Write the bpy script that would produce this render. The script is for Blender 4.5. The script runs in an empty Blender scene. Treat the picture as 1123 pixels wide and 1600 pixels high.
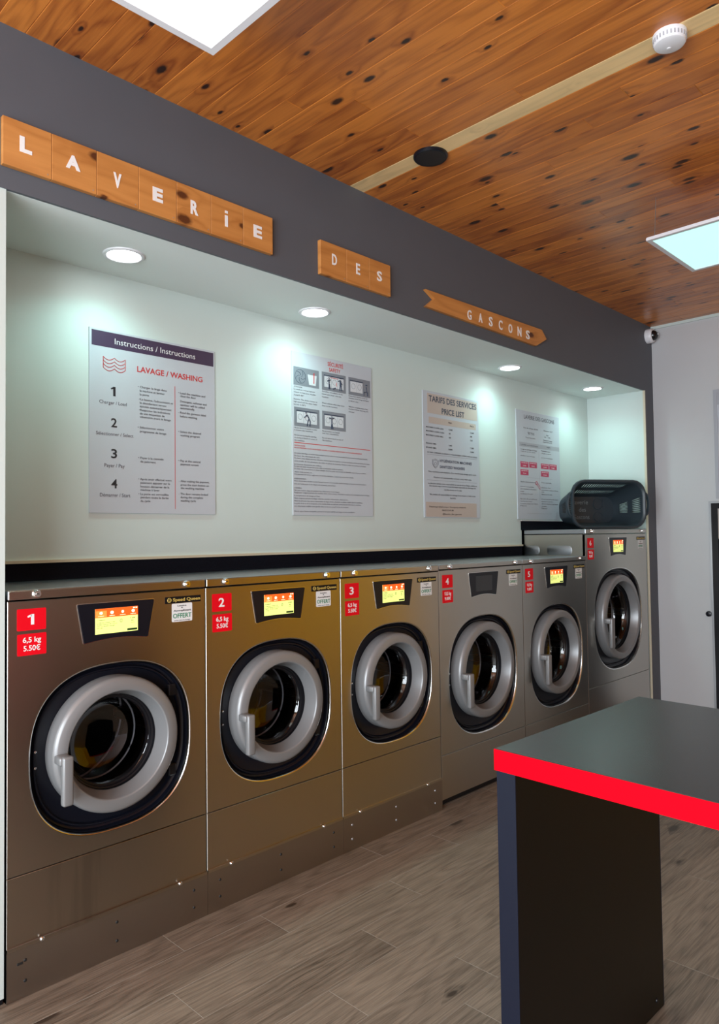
import bpy, bmesh, math, random
from mathutils import Vector, Matrix
random.seed(7)
S = bpy.context.scene
COL = S.collection

# ---------------------------------------------------------------- camera, world, lights, exposure
def look_matrix(yaw, pitch, roll, loc):
    y, p, r = (math.radians(a) for a in (yaw, pitch, roll))
    f = Vector((-math.sin(y)*math.cos(p), math.cos(y)*math.cos(p), math.sin(p)))
    rt = Vector((math.cos(y), math.sin(y), 0)); up = rt.cross(f)
    r2 = rt*math.cos(r)+up*math.sin(r); u2 = -rt*math.sin(r)+up*math.cos(r)
    m = Matrix((r2, u2, -f)).transposed().to_4x4(); m.translation = loc
    return m
cam_data = bpy.data.cameras.new('camera'); cam = bpy.data.objects.new('camera', cam_data); COL.objects.link(cam)
cam.matrix_world = look_matrix(-45.4571, 1.876, -0.7482, Vector((-0.8348, -2.3519, 1.4073)))
cam_data.sensor_fit = 'VERTICAL'; cam_data.sensor_height = 36.0; cam_data.lens = 36.0*1133.8/1600.0
cam_data.clip_start = 0.02
S.camera = cam

S.view_settings.view_transform = 'Standard'; S.view_settings.look = 'None'
S.view_settings.gamma = 1.0; S.view_settings.use_curve_mapping = False
S.view_settings.exposure = 0.46
W = bpy.data.worlds.new('world'); S.world = W; W.use_nodes = True
W.node_tree.nodes['Background'].inputs[0].default_value = (0.62, 0.78, 1.0, 1)
W.node_tree.nodes['Background'].inputs[1].default_value = 1.6
S.cycles.max_bounces = 8; S.cycles.diffuse_bounces = 5; S.cycles.glossy_bounces = 4
S.cycles.transparent_max_bounces = 8; S.cycles.caustics_reflective = False; S.cycles.caustics_refractive = False
S.cycles.sample_clamp_indirect = 4.0; S.cycles.use_denoising = True

def area_light(name, loc, rot, sx, sy, energy, color):
    l = bpy.data.lights.new(name, 'AREA'); l.shape = 'RECTANGLE'; l.size = sx; l.size_y = sy
    l.energy = energy; l.color = color
    o = bpy.data.objects.new(name, l); o.location = loc; o.rotation_euler = rot; COL.objects.link(o); return o
# daylight entering through the shop window in the wall left of the camera
area_light('window_daylight', (-3.12, -2.6, 1.5), (0, math.radians(-90), 0), 2.5, 4.2, 250, (0.90, 0.96, 1.0))
DOWN_E, DOWN_COL = 12.0, (0.56, 1.0, 0.95)
PANEL_E = 0.85

# ---------------------------------------------------------------- measured frame of the place (metres)
YB = 0.48; ZN = 2.51; ZC = 3.036; XR = 4.895; XN = 4.736; XL = -3.2; YF = -5.4

# ---------------------------------------------------------------- materials
def new_mat(name):
    m = bpy.data.materials.new(name); m.use_nodes = True
    nt = m.node_tree; return m, nt, nt.nodes['Principled BSDF']
def N(nt, t, **kw):
    n = nt.nodes.new(t)
    for k, v in kw.items(): setattr(n, k, v)
    return n
def pmat(name, col, rough=0.5, metal=0.0, spec=0.5, vary=0.0, vscale=6.0, bump=0.0, bscale=200.0, emit=None, estr=0.0):
    m, nt, b = new_mat(name)
    b.inputs['Base Color'].default_value = (*col, 1); b.inputs['Roughness'].default_value = rough
    b.inputs['Metallic'].default_value = metal; b.inputs['Specular IOR Level'].default_value = spec
    tc = N(nt, 'ShaderNodeTexCoord')
    if vary > 0:
        no = N(nt, 'ShaderNodeTexNoise'); no.inputs['Scale'].default_value = vscale; no.inputs['Detail'].default_value = 4
        nt.links.new(tc.outputs['Object'], no.inputs['Vector'])
        mx = N(nt, 'ShaderNodeMix', data_type='RGBA')
        mx.inputs[6].default_value = (*[c*(1-vary) for c in col], 1); mx.inputs[7].default_value = (*[min(1, c*(1+vary)) for c in col], 1)
        nt.links.new(no.outputs['Fac'], mx.inputs[0]); nt.links.new(mx.outputs[2], b.inputs['Base Color'])
    if bump > 0:
        no2 = N(nt, 'ShaderNodeTexNoise'); no2.inputs['Scale'].default_value = bscale; no2.inputs['Detail'].default_value = 3
        nt.links.new(tc.outputs['Object'], no2.inputs['Vector'])
        bp = N(nt, 'ShaderNodeBump'); bp.inputs['Strength'].default_value = bump; bp.inputs['Distance'].default_value = 0.002
        nt.links.new(no2.outputs['Fac'], bp.inputs['Height']); nt.links.new(bp.outputs['Normal'], b.inputs['Normal'])
    if emit:
        b.inputs['Emission Color'].default_value = (*emit, 1); b.inputs['Emission Strength'].default_value = estr
    return m

def math_node(nt, op, a, b=None, clamp=False):
    n = N(nt, 'ShaderNodeMath', operation=op); n.use_clamp = clamp
    for i, v in enumerate((a, b)):
        if v is None: continue
        if isinstance(v, (int, float)): n.inputs[i].default_value = v
        else: nt.links.new(v, n.inputs[i])
    return n.outputs[0]

def wood_mat(name, light, dark, knot, rough, coat=0.0, knots=0.3, ku=6.0, kv=11.0, gv=60.0, gu=2.5, ringk=38.0, tone=0.35, source='uv', pale=None, spec=0.5, ringmix=0.4, contrast=1.0):
    """planked wood: u runs along the plank, v across, both in metres; the face attribute rnd picks the plank's own cut"""
    m, nt, b = new_mat(name)
    if source == 'uv':
        uv = N(nt, 'ShaderNodeUVMap', uv_map='UVMap').outputs[0]
        rnd = N(nt, 'ShaderNodeAttribute', attribute_name='rnd').outputs['Fac']
    else:
        uv = N(nt, 'ShaderNodeTexCoord').outputs['Object']
        rnd = N(nt, 'ShaderNodeObjectInfo').outputs['Random']
        if source == 'objxz':
            s = N(nt, 'ShaderNodeSeparateXYZ'); nt.links.new(uv, s.inputs[0])
            c = N(nt, 'ShaderNodeCombineXYZ'); nt.links.new(s.outputs[0], c.inputs[0]); nt.links.new(s.outputs[2], c.inputs[1]); uv = c.outputs[0]
    off = N(nt, 'ShaderNodeCombineXYZ')
    nt.links.new(math_node(nt, 'MULTIPLY', rnd, 53.7), off.inputs[0]); nt.links.new(math_node(nt, 'MULTIPLY', rnd, 91.3), off.inputs[1]); nt.links.new(math_node(nt, 'MULTIPLY', rnd, 17.9), off.inputs[2])
    add = N(nt, 'ShaderNodeVectorMath', operation='ADD'); nt.links.new(uv, add.inputs[0]); nt.links.new(off.outputs[0], add.inputs[1])
    P = add.outputs[0]
    def scaled(su, sv):
        v = N(nt, 'ShaderNodeVectorMath', operation='MULTIPLY'); nt.links.new(P, v.inputs[0]); v.inputs[1].default_value = (su, sv, 1); return v.outputs[0]
    def noise(vec, detail, rough_=0.5):
        n = N(nt, 'ShaderNodeTexNoise'); n.inputs['Scale'].default_value = 1; n.inputs['Detail'].default_value = detail; n.inputs['Roughness'].default_value = rough_
        nt.links.new(vec, n.inputs['Vector']); return n.outputs['Fac']
    streak = noise(scaled(gu, gv), 6, 0.65)
    if contrast != 1.0: streak = math_node(nt, 'ADD', math_node(nt, 'MULTIPLY', math_node(nt, 'SUBTRACT', streak, 0.5), contrast), 0.5, True)
    big = noise(scaled(1.3, 9.0), 2, 0.4)
    vo = N(nt, 'ShaderNodeTexVoronoi', voronoi_dimensions='2D'); vo.inputs['Scale'].default_value = 1; nt.links.new(scaled(ku, kv), vo.inputs['Vector'])
    sep = N(nt, 'ShaderNodeSeparateColor'); nt.links.new(vo.outputs['Color'], sep.inputs[0])
    gate = math_node(nt, 'LESS_THAN', sep.outputs[0], knots)
    size = math_node(nt, 'ADD', math_node(nt, 'MULTIPLY', math_node(nt, 'POWER', sep.outputs[1], 2.0), 0.11), 0.065)
    dist = math_node(nt, 'ADD', vo.outputs['Distance'], math_node(nt, 'MULTIPLY', math_node(nt, 'SUBTRACT', noise(scaled(60, 90), 2), 0.5), 0.06))
    rel = math_node(nt, 'DIVIDE', dist, size)
    core = math_node(nt, 'MULTIPLY', gate, math_node(nt, 'SUBTRACT', 2.2, math_node(nt, 'MULTIPLY', rel, 1.8), True), True)
    halo = math_node(nt, 'MULTIPLY', gate, math_node(nt, 'SUBTRACT', 1.0, math_node(nt, 'MULTIPLY', rel, 0.30), True), True)
    ringv = math_node(nt, 'ADD', math_node(nt, 'MULTIPLY', big, ringk), math_node(nt, 'MULTIPLY', halo, 6.0))
    ring = math_node(nt, 'ADD', math_node(nt, 'MULTIPLY', math_node(nt, 'SINE', ringv), 0.5), 0.5)
    ring = math_node(nt, 'POWER', ring, 0.6)
    fac = math_node(nt, 'ADD', math_node(nt, 'MULTIPLY', streak, 1.0-ringmix+0.15), math_node(nt, 'MULTIPLY', ring, ringmix))
    fac = math_node(nt, 'ADD', fac, math_node(nt, 'MULTIPLY', math_node(nt, 'SUBTRACT', rnd, 0.5), tone), True)
    fac = math_node(nt, 'SUBTRACT', fac, math_node(nt, 'MULTIPLY', halo, 0.35), True)
    mx = N(nt, 'ShaderNodeMix', data_type='RGBA'); mx.inputs[6].default_value = (*dark, 1); mx.inputs[7].default_value = (*light, 1); nt.links.new(fac, mx.inputs[0])
    out = mx.outputs[2]
    if pale is not None:      # boards flagged by the face attribute 'pale' are a lighter timber
        pa = N(nt, 'ShaderNodeAttribute', attribute_name='pale').outputs['Fac']
        mp = N(nt, 'ShaderNodeMix', data_type='RGBA'); mp.inputs[6].default_value = (*[c*0.72 for c in pale], 1); mp.inputs[7].default_value = (*pale, 1); nt.links.new(fac, mp.inputs[0])
        m2 = N(nt, 'ShaderNodeMix', data_type='RGBA'); nt.links.new(pa, m2.inputs[0]); nt.links.new(out, m2.inputs[6]); nt.links.new(mp.outputs[2], m2.inputs[7]); out = m2.outputs[2]
        core = math_node(nt, 'MULTIPLY', core, math_node(nt, 'SUBTRACT', 1.0, pa))
    mk = N(nt, 'ShaderNodeMix', data_type='RGBA'); mk.inputs[7].default_value = (*knot, 1); nt.links.new(core, mk.inputs[0]); nt.links.new(out, mk.inputs[6])
    nt.links.new(mk.outputs[2], b.inputs['Base Color'])
    b.inputs['Roughness'].default_value = rough; b.inputs['Coat Weight'].default_value = coat; b.inputs['Coat Roughness'].default_value = 0.18
    b.inputs['Specular IOR Level'].default_value = spec
    bp = N(nt, 'ShaderNodeBump'); bp.inputs['Strength'].default_value = 0.25; bp.inputs['Distance'].default_value = 0.0008
    nt.links.new(streak, bp.inputs['Height']); nt.links.new(bp.outputs['Normal'], b.inputs['Normal'])
    return m

def steel_mat(name, col, rough, stain=False, aniso=0.0):
    m, nt, b = new_mat(name)
    tc = N(nt, 'ShaderNodeTexCoord')
    mp = N(nt, 'ShaderNodeMapping'); mp.inputs['Scale'].default_value = (3, 3, 260); nt.links.new(tc.outputs['Object'], mp.inputs[0])
    no = N(nt, 'ShaderNodeTexNoise'); no.inputs['Scale'].default_value = 1.0; no.inputs['Detail'].default_value = 3; nt.links.new(mp.outputs[0], no.inputs['Vector'])
    cl = N(nt, 'ShaderNodeTexNoise'); cl.inputs['Scale'].default_value = 3.0; cl.inputs['Detail'].default_value = 3; nt.links.new(tc.outputs['Object'], cl.inputs['Vector'])
    r = math_node(nt, 'ADD', math_node(nt, 'MULTIPLY', no.outputs['Fac'], 0.0), math_node(nt, 'MULTIPLY', cl.outputs['Fac'], 0.06))
    r = math_node(nt, 'ADD', r, rough-0.03)
    nt.links.new(r, b.inputs['Roughness'])
    mx = N(nt, 'ShaderNodeMix', data_type='RGBA'); mx.inputs[6].default_value = (*[c*0.985 for c in col], 1); mx.inputs[7].default_value = (*[min(1, c*1.015) for c in col], 1)
    nt.links.new(cl.outputs['Fac'], mx.inputs[0]); out = mx.outputs[2]
    if stain:   # dried drip marks left on the lower front panel
        mp2 = N(nt, 'ShaderNodeMapping'); mp2.inputs['Scale'].default_value = (26, 1, 2.2); nt.links.new(tc.outputs['Object'], mp2.inputs[0])
        ns = N(nt, 'ShaderNodeTexNoise'); ns.inputs['Scale'].default_value = 1.0; ns.inputs['Detail'].default_value = 3; nt.links.new(mp2.outputs[0], ns.inputs['Vector'])
        sx = N(nt, 'ShaderNodeSeparateXYZ'); nt.links.new(tc.outputs['Object'], sx.inputs[0])
        w = math_node(nt, 'SUBTRACT', 1.0, math_node(nt, 'MULTIPLY', math_node(nt, 'ABSOLUTE', math_node(nt, 'ADD', sx.outputs[0], 0.13)), 8.0), True)
        k = math_node(nt, 'MULTIPLY', math_node(nt, 'MULTIPLY', math_node(nt, 'SUBTRACT', ns.outputs['Fac'], 0.42), 5.0, True), math_node(nt, 'MULTIPLY', w, 2.0, True), True)
        ms = N(nt, 'ShaderNodeMix', data_type='RGBA'); ms.inputs[7].default_value = (*[c*0.72 for c in col], 1); nt.links.new(math_node(nt, 'MULTIPLY', k, 0.6), ms.inputs[0]); nt.links.new(out, ms.inputs[6]); out = ms.outputs[2]
    nt.links.new(out, b.inputs['Base Color'])
    b.inputs['Metallic'].default_value = 1.0
    if aniso:      # horizontal brushing smears reflections vertically
        b.inputs['Anisotropic'].default_value = aniso; b.inputs['Anisotropic Rotation'].default_value = 0.25
        tg = N(nt, 'ShaderNodeTangent', direction_type='RADIAL', axis='Z'); nt.links.new(tg.outputs[0], b.inputs['Tangent'])
    return m

def emit_mat(name, col, strength):
    m, nt, b = new_mat(name)
    b.inputs['Base Color'].default_value = (*[min(.8, c) for c in col], 1)
    b.inputs['Emission Color'].default_value = (*col, 1); b.inputs['Emission Strength'].default_value = strength
    return m

def glass_mat(name, tint, gl=1.0):
    m, nt, b = new_mat(name); nt.nodes.remove(b)
    out = nt.nodes['Material Output']
    tr = N(nt, 'ShaderNodeBsdfTransparent'); tr.inputs[0].default_value = (*tint, 1)
    g = N(nt, 'ShaderNodeBsdfGlossy'); g.inputs['Roughness'].default_value = 0.04
    lw = N(nt, 'ShaderNodeLayerWeight'); lw.inputs[0].default_value = 0.5
    fr = math_node(nt, 'ADD', math_node(nt, 'MULTIPLY', math_node(nt, 'POWER', lw.outputs['Facing'], 4.0), 0.6*gl), 0.085, True)
    mx = N(nt, 'ShaderNodeMixShader'); nt.links.new(fr, mx.inputs[0])
    nt.links.new(tr.outputs[0], mx.inputs[1]); nt.links.new(g.outputs[0], mx.inputs[2]); nt.links.new(mx.outputs[0], out.inputs[0])
    return m

def drum_mat():
    m, nt, b = new_mat('perforated_drum')
    b.inputs['Metallic'].default_value = 1.0; b.inputs['Roughness'].default_value = 0.28
    uv = N(nt, 'ShaderNodeUVMap', uv_map='UVMap').outputs[0]
    vo = N(nt, 'ShaderNodeTexVoronoi'); vo.inputs['Scale'].default_value = 55; vo.inputs['Randomness'].default_value = 0.0; nt.links.new(uv, vo.inputs['Vector'])
    hole = math_node(nt, 'LESS_THAN', vo.outputs['Distance'], 0.22)
    mx = N(nt, 'ShaderNodeMix', data_type='RGBA'); mx.inputs[6].default_value = (0.42, 0.42, 0.44, 1); mx.inputs[7].default_value = (0.01, 0.01, 0.012, 1)
    nt.links.new(hole, mx.inputs[0]); nt.links.new(mx.outputs[2], b.inputs['Base Color'])
    return m

M = {}
M['white_wall'] = pmat('white_wall_paint', (0.575, 0.655, 0.63), 0.55, vary=0.02, bump=0.05, bscale=90)
M['white_ceiling'] = pmat('white_ceiling_paint', (0.78, 0.83, 0.81), 0.6)
M['right_wall'] = pmat('white_wall_paint_plain', (0.52, 0.52, 0.53), 0.5, vary=0.02, bump=0.05, bscale=90)
M['grey_wall'] = pmat('slate_grey_wall_paint', (0.090, 0.098, 0.116), 0.6, vary=0.05, bump=0.08, bscale=120)
M['ochre_reflector'] = pmat('ochre_reflector_paint', (0.80, 0.44, 0.001), 0.6, vary=0.04)  # for unseen surfaces added to reflect gold into the steel fronts
M['taupe_wall'] = pmat('taupe_wall_paint', (0.40, 0.33, 0.31), 0.6, vary=0.04)
M['cream'] = pmat('cream_trim', (0.62, 0.56, 0.42), 0.4)
M['frame_grey'] = pmat('aluminium_frame', (0.35, 0.36, 0.38), 0.4, metal=0.6)
M['brush'] = pmat('black_brush', (0.006, 0.007, 0.012), 0.8, spec=0.1, vary=0.5, vscale=160)
M['steel'] = steel_mat('brushed_stainless_steel', (0.50, 0.47, 0.42), 0.30, aniso=0.75)
M['steel_low'] = steel_mat('brushed_stainless_steel_streaked', (0.48, 0.45, 0.40), 0.31, stain=True, aniso=0.75)
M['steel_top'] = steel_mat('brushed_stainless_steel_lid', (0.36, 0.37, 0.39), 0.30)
M['polished'] = pmat('polished_steel_edge', (0.80, 0.79, 0.76), 0.16, metal=1.0)
M['plinth'] = steel_mat('dull_stainless_steel', (0.40, 0.365, 0.33), 0.34)
M['screw'] = pmat('bright_screw', (0.75, 0.75, 0.75), 0.2, metal=1.0)
M['dark_hole'] = pmat('dark_hole', (0.01, 0.01, 0.01), 0.6)
M['black_plastic'] = pmat('black_plastic', (0.005, 0.006, 0.011), 0.28, spec=0.35)
M['gasket'] = pmat('black_rubber', (0.006, 0.006, 0.008), 0.4, spec=0.3)
M['ring'] = pmat('silver_grey_plastic', (0.245, 0.25, 0.255), 0.33, metal=0.25, spec=0.5)
M['chrome'] = pmat('chrome', (0.85, 0.85, 0.84), 0.09, metal=1.0)
M['drum'] = drum_mat()
M['glass'] = glass_mat('door_glass', (0.80, 0.81, 0.84), 1.0)
M['red_sticker'] = pmat('red_sticker', (0.75, 0.002, 0.012), 0.5, spec=0.2)
M['white_print'] = pmat('white_print', (0.85, 0.85, 0.85), 0.5)
M['black_print'] = pmat('black_print', (0.022, 0.022, 0.028), 0.5)
M['soft_print'] = pmat('grey_print', (0.10, 0.10, 0.12), 0.5)
M['red_print'] = pmat('red_print', (0.55, 0.03, 0.03), 0.5)
M['crimson_print'] = pmat('crimson_print', (0.50, 0.03, 0.10), 0.5)
M['green_print'] = pmat('green_print', (0.02, 0.22, 0.12), 0.5)
M['gold_print'] = pmat('gold_print', (0.55, 0.40, 0.10), 0.4)
M['navy_print'] = pmat('navy_print', (0.035, 0.05, 0.09), 0.5)
M['violet_print'] = pmat('dark_violet_print', (0.055, 0.035, 0.075), 0.4)
M['beige_print'] = pmat('beige_print', (0.50, 0.42, 0.37), 0.45)
M['slate_print'] = pmat('slate_grey_print', (0.20, 0.215, 0.25), 0.45)
M['pale_print'] = pmat('pale_grey_print', (0.60, 0.62, 0.66), 0.45)
M['light_grey_print'] = pmat('light_grey_print', (0.38, 0.39, 0.43), 0.45)
M['board'] = pmat('white_acrylic_board', (0.50, 0.535, 0.585), 0.3, vary=0.02)
M['acrylic_edge'] = pmat('acrylic_edge', (0.60, 0.64, 0.64), 0.2)
M['paper'] = pmat('white_sticker_paper', (0.78, 0.80, 0.80), 0.45)
M['screen_yellow'] = emit_mat('screen_yellow_glow', (0.62, 0.70, 0.20), 0.75)
M['screen_orange'] = emit_mat('screen_orange_glow', (0.90, 0.085, 0.008), 0.75)
M['screen_tab'] = emit_mat('screen_tab_glow', (1.0, 0.22, 0.04), 0.75)
M['screen_white'] = emit_mat('screen_white_glow', (1.0, 0.85, 0.55), 1.0)
M['screen_ink'] = pmat('screen_ink', (0.16, 0.20, 0.06), 0.4)
M['screen_green'] = pmat('screen_green_button', (0.02, 0.06, 0.015), 0.3)
M['screen_off'] = pmat('switched_off_screen', (0.018, 0.018, 0.018), 0.08)
M['table_top'] = pmat('charcoal_laminate', (0.024, 0.027, 0.028), 0.27, spec=0.6, vary=0.08, vscale=30, bump=0.05, bscale=300)
M['table_leg'] = pmat('dark_brown_laminate', (0.005, 0.004, 0.003), 0.42, spec=0.3, vary=0.08)
M['leg_daylight'] = pmat('daylight_tinted_laminate', (0.007, 0.009, 0.019), 0.45, spec=0.2)  # leg laminate with the bluish window daylight painted into its colour
M['red_edge'] = pmat('red_edge_band', (0.74, 0.0, 0.008), 0.6, spec=0.04)
M['basket'] = pmat('slate_plastic', (0.030, 0.044, 0.055), 0.38, vary=0.05)
M['chalk'] = pmat('pale_marker', (0.20, 0.24, 0.25), 0.6)
M['white_plastic'] = pmat('white_plastic', (0.78, 0.77, 0.80), 0.35)
M['lamp_frame'] = pmat('white_lamp_frame', (0.72, 0.70, 0.73), 0.4)
M['black_dome'] = pmat('black_dome', (0.008, 0.008, 0.010), 0.06)
M['speaker_black'] = pmat('black_speaker_cloth', (0.010, 0.010, 0.011), 0.35)
M['down_glow'] = emit_mat('downlight_glow', (0.90, 1.0, 0.99), 14.0)
M['panel_warm'] = emit_mat('panel_glow_warm', (1.0, 0.93, 0.80), PANEL_E)
M['panel_cool'] = emit_mat('panel_glow_cool', (0.52, 1.0, 0.90), PANEL_E*0.8)
M['wire'] = pmat('thin_wire', (0.25, 0.22, 0.20), 0.4, metal=0.5)
M['black_frame'] = pmat('black_metal_frame', (0.007, 0.007, 0.009), 0.4, spec=0.2)
M['kiosk_beige'] = pmat('kiosk_beige_panel', (0.50, 0.47, 0.44), 0.4)
M['ceiling_wood'] = wood_mat('varnished_pine_planks', (0.68, 0.225, 0.036), (0.30, 0.072, 0.010), (0.024, 0.007, 0.003), 0.36, coat=0.25, knots=0.46, ku=4.4, kv=9.0, gv=110.0, gu=4.0, tone=0.60, pale=(1.0, 0.70, 0.34), ringmix=0.45, ringk=44.0, contrast=1.4)
M['ceiling_dark'] = pmat('plank_groove', (0.10, 0.03, 0.01), 0.7)
M['floor_wood'] = wood_mat('grey_oak_vinyl_planks', (0.315, 0.250, 0.190), (0.085, 0.063, 0.046), (0.05, 0.035, 0.025), 0.42, knots=0.08, ku=3.6, kv=9.0, gv=210.0, gu=7.0, ringk=60.0, tone=0.30, spec=0.4, ringmix=0.27, contrast=2.1)
M['floor_gap'] = pmat('vinyl_plank_joint', (0.27, 0.235, 0.195), 0.6)
M['tile_wood'] = wood_mat('oiled_pine_tile', (0.62, 0.27, 0.075), (0.40, 0.145, 0.032), (0.10, 0.03, 0.01), 0.45, knots=0.22, ku=5.0, kv=9.0, gv=55.0, tone=0.15, source='objxz')

# ---------------------------------------------------------------- mesh helpers
def tag(o, label=None, cat=None, group=None, kind=None):
    if label: o['label'] = label
    if cat: o['category'] = cat
    if group: o['group'] = group
    if kind: o['kind'] = kind
    return o
def thing(name, label, cat, loc=(0, 0, 0), rotz=0.0, group=None):
    o = bpy.data.objects.new(name, None); o.empty_display_size = 0.1; COL.objects.link(o)
    o.location = loc; o.rotation_euler = (0, 0, rotz)
    return tag(o, label, cat, group)
def finish(bm, smooth):
    bmesh.ops.recalc_face_normals(bm, faces=bm.faces)
    if smooth:
        for f in bm.faces: f.smooth = True
        for e in bm.edges:
            if len(e.link_faces) == 2: e.smooth = e.calc_face_angle(0) < 0.62
def obj(name, bm, mat, parent=None, smooth=False, recalc=True):
    if recalc: finish(bm, smooth)
    me = bpy.data.meshes.new(name); bm.to_mesh(me); bm.free(); me.materials.append(mat)
    o = bpy.data.objects.new(name, me); COL.objects.link(o)
    if parent: o.parent = parent
    return o
def struct(name, bm, mat): return tag(obj(name, bm, mat), kind='structure')
def box(bm, x0, x1, y0, y1, z0, z1, bev=0.0, seg=2):
    b2 = bmesh.new()
    bmesh.ops.create_cube(b2, size=1.0)
    for v in b2.verts:
        v.co = Vector(((x0+x1)/2+v.co.x*(x1-x0), (y0+y1)/2+v.co.y*(y1-y0), (z0+z1)/2+v.co.z*(z1-z0)))
    if bev > 0: bmesh.ops.bevel(b2, geom=b2.edges[:], offset=bev, segments=seg, affect='EDGES', profile=0.5)
    join(bm, b2); return bm
def join(bm, b2, mat4=None):
    vs = [bm.verts.new(mat4 @ v.co if mat4 else v.co) for v in b2.verts]
    b2.verts.index_update()
    for f in b2.faces:
        try: bm.faces.new([vs[v.index] for v in f.verts])
        except ValueError: pass
    b2.free()
def bx(*a, **k): return box(bmesh.new(), *a, **k)
def lathe(prof, n=72, axis='y', cx=0, cy=0, cz=0, bm=None, uv=False):
    """turn a list of (radius, along) about an axis; radius 0 closes the end"""
    bm = bm or bmesh.new(); rows = []
    def P(r, h, a):
        if axis == 'y': return Vector((cx+r*math.cos(a), cy+h, cz+r*math.sin(a)))
        return Vector((cx+r*math.cos(a), cy+r*math.sin(a), cz+h))
    for r, h in prof:
        rows.append([bm.verts.new(P(0, h, 0))] if r < 1e-6 else [bm.verts.new(P(r, h, 2*math.pi*k/n)) for k in range(n)])
    lay = bm.loops.layers.uv.verify() if uv else None
    acc = 0
    for i in range(len(rows)-1):
        A, B = rows[i], rows[i+1]
        d = math.hypot(prof[i+1][0]-prof[i][0], prof[i+1][1]-prof[i][1]); rr = max(prof[i][0], prof[i+1][0])
        for k in range(n):
            k2 = (k+1) % n
            if len(A) == 1 and len(B) == 1: continue
            if len(A) == 1: f = bm.faces.new((A[0], B[k], B[k2])); us = ((k+.5, 0), (k, 1), (k+1, 1))
            elif len(B) == 1: f = bm.faces.new((A[k], A[k2], B[0])); us = ((k, 0), (k+1, 0), (k+.5, 1))
            else: f = bm.faces.new((A[k], A[k2], B[k2], B[k])); us = ((k, 0), (k+1, 0), (k+1, 1), (k, 1))
            if lay:
                for l, (uu, vv) in zip(f.loops, us): l[lay].uv = (uu/n*2*math.pi*rr, acc+vv*d)
        acc += d
    return bm
def poly_prism(pts, y0, y1, bm=None, bev=0.0):
    """extrude an xz outline from y0 (front) to y1 (back)"""
    b2 = bmesh.new()
    f = b2.faces.new([b2.verts.new((x, y0, z)) for x, z in pts])
    ex = bmesh.ops.extrude_face_region(b2, geom=[f])
    bmesh.ops.translate(b2, vec=(0, y1-y0, 0), verts=[v for v in ex['geom'] if isinstance(v, bmesh.types.BMVert)])
    if bev > 0:
        bmesh.ops.recalc_face_normals(b2, faces=b2.faces)
        ed = [e for e in b2.edges if all(abs(v.co.y-y0) < 1e-6 for v in e.verts)]
        bmesh.ops.bevel(b2, geom=ed, offset=bev, segments=2, affect='EDGES', profile=0.5)
    if bm is None: return b2
    join(bm, b2); return bm
def round_poly(pts, r, n=5):
    out = []
    for i, p in enumerate(pts):
        a = Vector(pts[i-1]); b = Vector(p); c = Vector(pts[(i+1) % len(pts)])
        u = (a-b).normalized(); v = (c-b).normalized(); rr = min(r, (a-b).length*.45, (c-b).length*.45)
        p0 = b+u*rr; p1 = b+v*rr
        for k in range(n+1):
            t = k/n; out.append(tuple((1-t)**2*p0+2*t*(1-t)*b+t*t*p1))
    return out
def rect(x0, x1, z0, z1): return [(x0, z0), (x1, z0), (x1, z1), (x0, z1)]
def quad_xz(bm, pts, y):
    bm.faces.new([bm.verts.new((x, y, z)) for x, z in pts]); return bm
def tube(bm, path, r, n=8, closed=False):
    rings = []; L = len(path)
    for i, p in enumerate(path):
        p = Vector(p); a = Vector(path[(i-1) % L] if closed or i > 0 else path[i]); b = Vector(path[(i+1) % L] if closed or i < L-1 else path[i])
        t = (b-a).normalized(); ref = Vector((0, 0, 1)) if abs(t.z) < 0.9 else Vector((1, 0, 0))
        u = t.cross(ref).normalized(); v = t.cross(u)
        rings.append([bm.verts.new(p+(u*math.cos(2*math.pi*k/n)+v*math.sin(2*math.pi*k/n))*r) for k in range(n)])
    for i in range(L if closed else L-1):
        A, B = rings[i], rings[(i+1) % L]
        for k in range(n): bm.faces.new((A[k], A[(k+1) % n], B[(k+1) % n], B[k]))
    if not closed:
        bm.faces.new(rings[0]); bm.faces.new(rings[-1])
    return bm

# ---------------------------------------------------------------- lettering (the built-in font, turned into mesh)
_tc = {}
def glyphs(s, bold):
    key = (s, bold)
    if key not in _tc:
        cu = bpy.data.curves.new('t', 'FONT'); cu.body = s; cu.size = 1.0; cu.offset = bold; cu.resolution_u = 3 if len(s) < 24 else 2
        o = bpy.data.objects.new('t', cu); COL.objects.link(o)
        me = bpy.data.meshes.new_from_object(o.evaluated_get(bpy.context.evaluated_depsgraph_get()))
        vs = [(v.co.x, v.co.y) for v in me.vertices]; fs = [tuple(p.vertices) for p in me.polygons]
        for i, chh in enumerate(s):      # the built-in font draws 1 as a bare bar: give it its flag
            if chh == '1':
                cu.body = s[:i+1]; bpy.context.view_layer.update()
                m2 = bpy.data.meshes.new_from_object(o.evaluated_get(bpy.context.evaluated_depsgraph_get()))
                xr = max(v.co.x for v in m2.vertices)-bold; yt = 0.68+bold; bpy.data.meshes.remove(m2)
                k = len(vs); xl = xr-0.097
                vs += [(xl+0.01, yt), (xl+0.01, yt-0.15-bold), (xl-0.135, yt-0.21-bold), (xl-0.135-bold, yt-0.115)]; fs.append((k, k+1, k+2, k+3))
        bpy.data.objects.remove(o); bpy.data.curves.remove(cu); bpy.data.meshes.remove(me)
        _tc[key] = (vs, fs)
    return _tc[key]
CAPH = max(v[1] for v in glyphs('H', 0.0)[0])
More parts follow.
